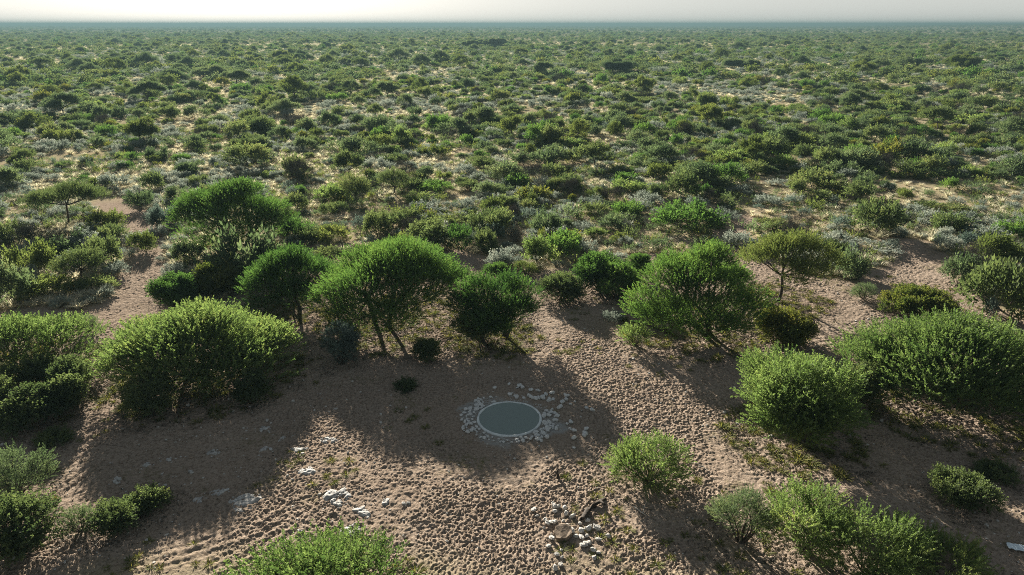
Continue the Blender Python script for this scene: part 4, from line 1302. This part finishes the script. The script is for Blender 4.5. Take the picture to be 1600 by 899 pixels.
OC_LABEL = {0: 'largest ragged white calcrete crust, hollow in the middle, in the big shadow', 1: 'forked white calcrete crust near the right edge of the shadow',
            2: 'rounded white calcrete lump in sunlight just outside the shadow', 5: 'pair of knobbly pale calcrete lumps on the sunlit sand', 6: 'single pale calcrete lump on sunlit sand toward the waterhole',
            9: 'pale calcrete ledge beside the feathery crown at the bottom edge', 4: 'long grey calcrete ridge on the edge of the shadow', 7: 'low white crust left of the largest hollow crust', 18: 'broad faint pale crust running along the sunlit sand'}
for k, (x, y, r) in enumerate(OUTCROPS):
    o = link('calcrete_outcrop', outcrop_mesh(800 + k, r * 1.45), None, (x, y, gz(x, y)), rgt.uniform(-.4, .4))
    tag(o, OC_LABEL.get(k, 'small low white calcrete patch showing through the trampled sand'), 'rock', 'white calcrete outcrops in the clearing')

# flat slab, branches, stump, scrap
def slab_mesh():
    bm = bmesh.new()
    pts = [(-.44, -.30), (-.05, -.44), (.36, -.30), (.44, .06), (.22, .40), (-.18, .34), (-.40, .12)]
    lo = [bm.verts.new((x * 1.04, y * 1.04, -.12)) for x, y in pts]
    hi = [bm.verts.new((x, y, .14 + .03 * math.sin(x * 7 + y * 5))) for x, y in pts]
    bm.faces.new(hi); bm.faces.new(lo[::-1])
    for k in range(7): bm.faces.new((lo[k], lo[(k + 1) % 7], hi[(k + 1) % 7], hi[k]))
    bmesh.ops.bevel(bm, geom=bm.edges[:], offset=0.014, segments=1, affect='EDGES')
    bmesh.ops.triangulate(bm, faces=bm.faces[:])
    bmesh.ops.subdivide_edges(bm, edges=bm.edges[:], cuts=1, use_grid_fill=True)
    from mathutils import noise as mn
    for v in bm.verts: v.co += v.normal * 0.05 * mn.noise(v.co * 5)
    me = bpy.data.meshes.new('slab'); bm.to_mesh(me); bm.free(); me.materials.append(M_SLAB)
    return me
sx, sy = SLAB[0]
o = link('stone_slab', slab_mesh(), None, (sx, sy, gz(sx, sy) + .14), 0.3)
o.rotation_euler = (0.16, -0.10, 0.35)
tag(o, 'flat brown stone slab tilted in the middle of the stone heap', 'stone')

def branch(line, rad, lift, mat, label, side_twigs=2, seed=0):
    rg = np.random.default_rng(seed)
    g = Geo()
    c = line[0]
    P = []
    for k, (x, y) in enumerate(line):
        P.append((x - c[0] + rg.normal() * .03, y - c[1] + rg.normal() * .03, gz(x, y) - gz(*c) + lift * (0.6 + 0.6 * math.sin(k * 2.1))))
    n = len(P)
    g.tube(P, [rad * (1 - 0.6 * k / (n - 1)) for k in range(n)], 0, 8)
    for k in range(side_twigs):
        j = rg.integers(1, n - 1) if n > 2 else 0
        s = Vector(P[j]); a = rg.uniform(0, 6.28)
        g.tube([s, s + Vector((math.cos(a) * .35, math.sin(a) * .35, .16)), s + Vector((math.cos(a) * .7, math.sin(a) * .6, .22))], [rad * .5, rad * .35, rad * .15], 0, 6)
    o = link('dead_branch', g.mesh('dead_branch', [mat]), None, (c[0], c[1], gz(*c)))
    tag(o, label, 'branch')
branch(BRANCH, .17, .16, M_DEAD, 'dark crooked dead branch on the sand beside the stone heap', 1, 1)
branch(BRANCHB, .035, .08, M_PALE, 'thin grey stick lying under the bright lime bush', 1, 2)
branch(BRANCHC, .05, .06, M_PALE, 'bleached white branch on sunlit sand beside the bright lime bush', 1, 3)
g = Geo()
g.tube([(0, 0, -.1), (.02, 0, .15), (-.03, .02, .38), (.05, .03, .55)], [.10, .075, .06, .03], 0, 7)
g.tube([(0, 0, .18), (.14, .04, .30)], [.04, .015], 0, 5)
o = link('dead_stump', g.mesh('dead_stump', [M_DEAD]), None, (STICK[0][0], STICK[0][1], gz(*STICK[0])))
tag(o, 'short dark dead stump on sunlit sand in front of the waterhole', 'stump')
n = 16
U, Vv = np.meshgrid(np.linspace(-.42, .42, n), np.linspace(-.22, .22, n))
Z = 0.10 + 0.13 * (fbm(U * 7 + 3, Vv * 7, 15, 3) - .35)
vv = np.stack([U + .05 * vnoise(Vv * 9, U * 5, 4), Vv + .06 * vnoise(U * 8, Vv * 4, 6), Z], -1).reshape(-1, 3)
i = np.arange(n - 1); a = (i[:, None] * n + i).ravel()
F = np.stack([a, a + 1, a + n + 1, a + n], -1)
me = mesh_from('scrap_sheet', vv, np.full(len(F), 4), F.ravel(), [M_SCRAP])
o = link('scrap_sheet', me, None, (SCRAP[0][0], SCRAP[0][1], gz(*SCRAP[0]) + .02), -0.35)
sm = o.modifiers.new('thick', 'SOLIDIFY'); sm.thickness = 0.01
tag(o, 'crumpled pale blue white scrap on shaded sand at the edge', 'litter')

write_labels()

# ------------------------------------------------------------------ air
HAZE = 0.00040
m, N, L, out = new_mat('haze')
pv = N.new('ShaderNodeVolumePrincipled')
pv.inputs['Color'].default_value = (0.085, 0.140, 0.158, 1)
pv.inputs['Density'].default_value = HAZE
pv.inputs['Anisotropy'].default_value = 0.2
L.new(pv.outputs[0], out.inputs['Volume'])
bm = bmesh.new()
bmesh.ops.create_cube(bm, size=1.0)
me = bpy.data.meshes.new('haze'); bm.to_mesh(me); bm.free(); me.materials.append(m)
o = link('haze', me, None, (0, 0, 14.5), 0, (100000, 100000, 35.0))
tag(o, None, None, None, 'stuff')
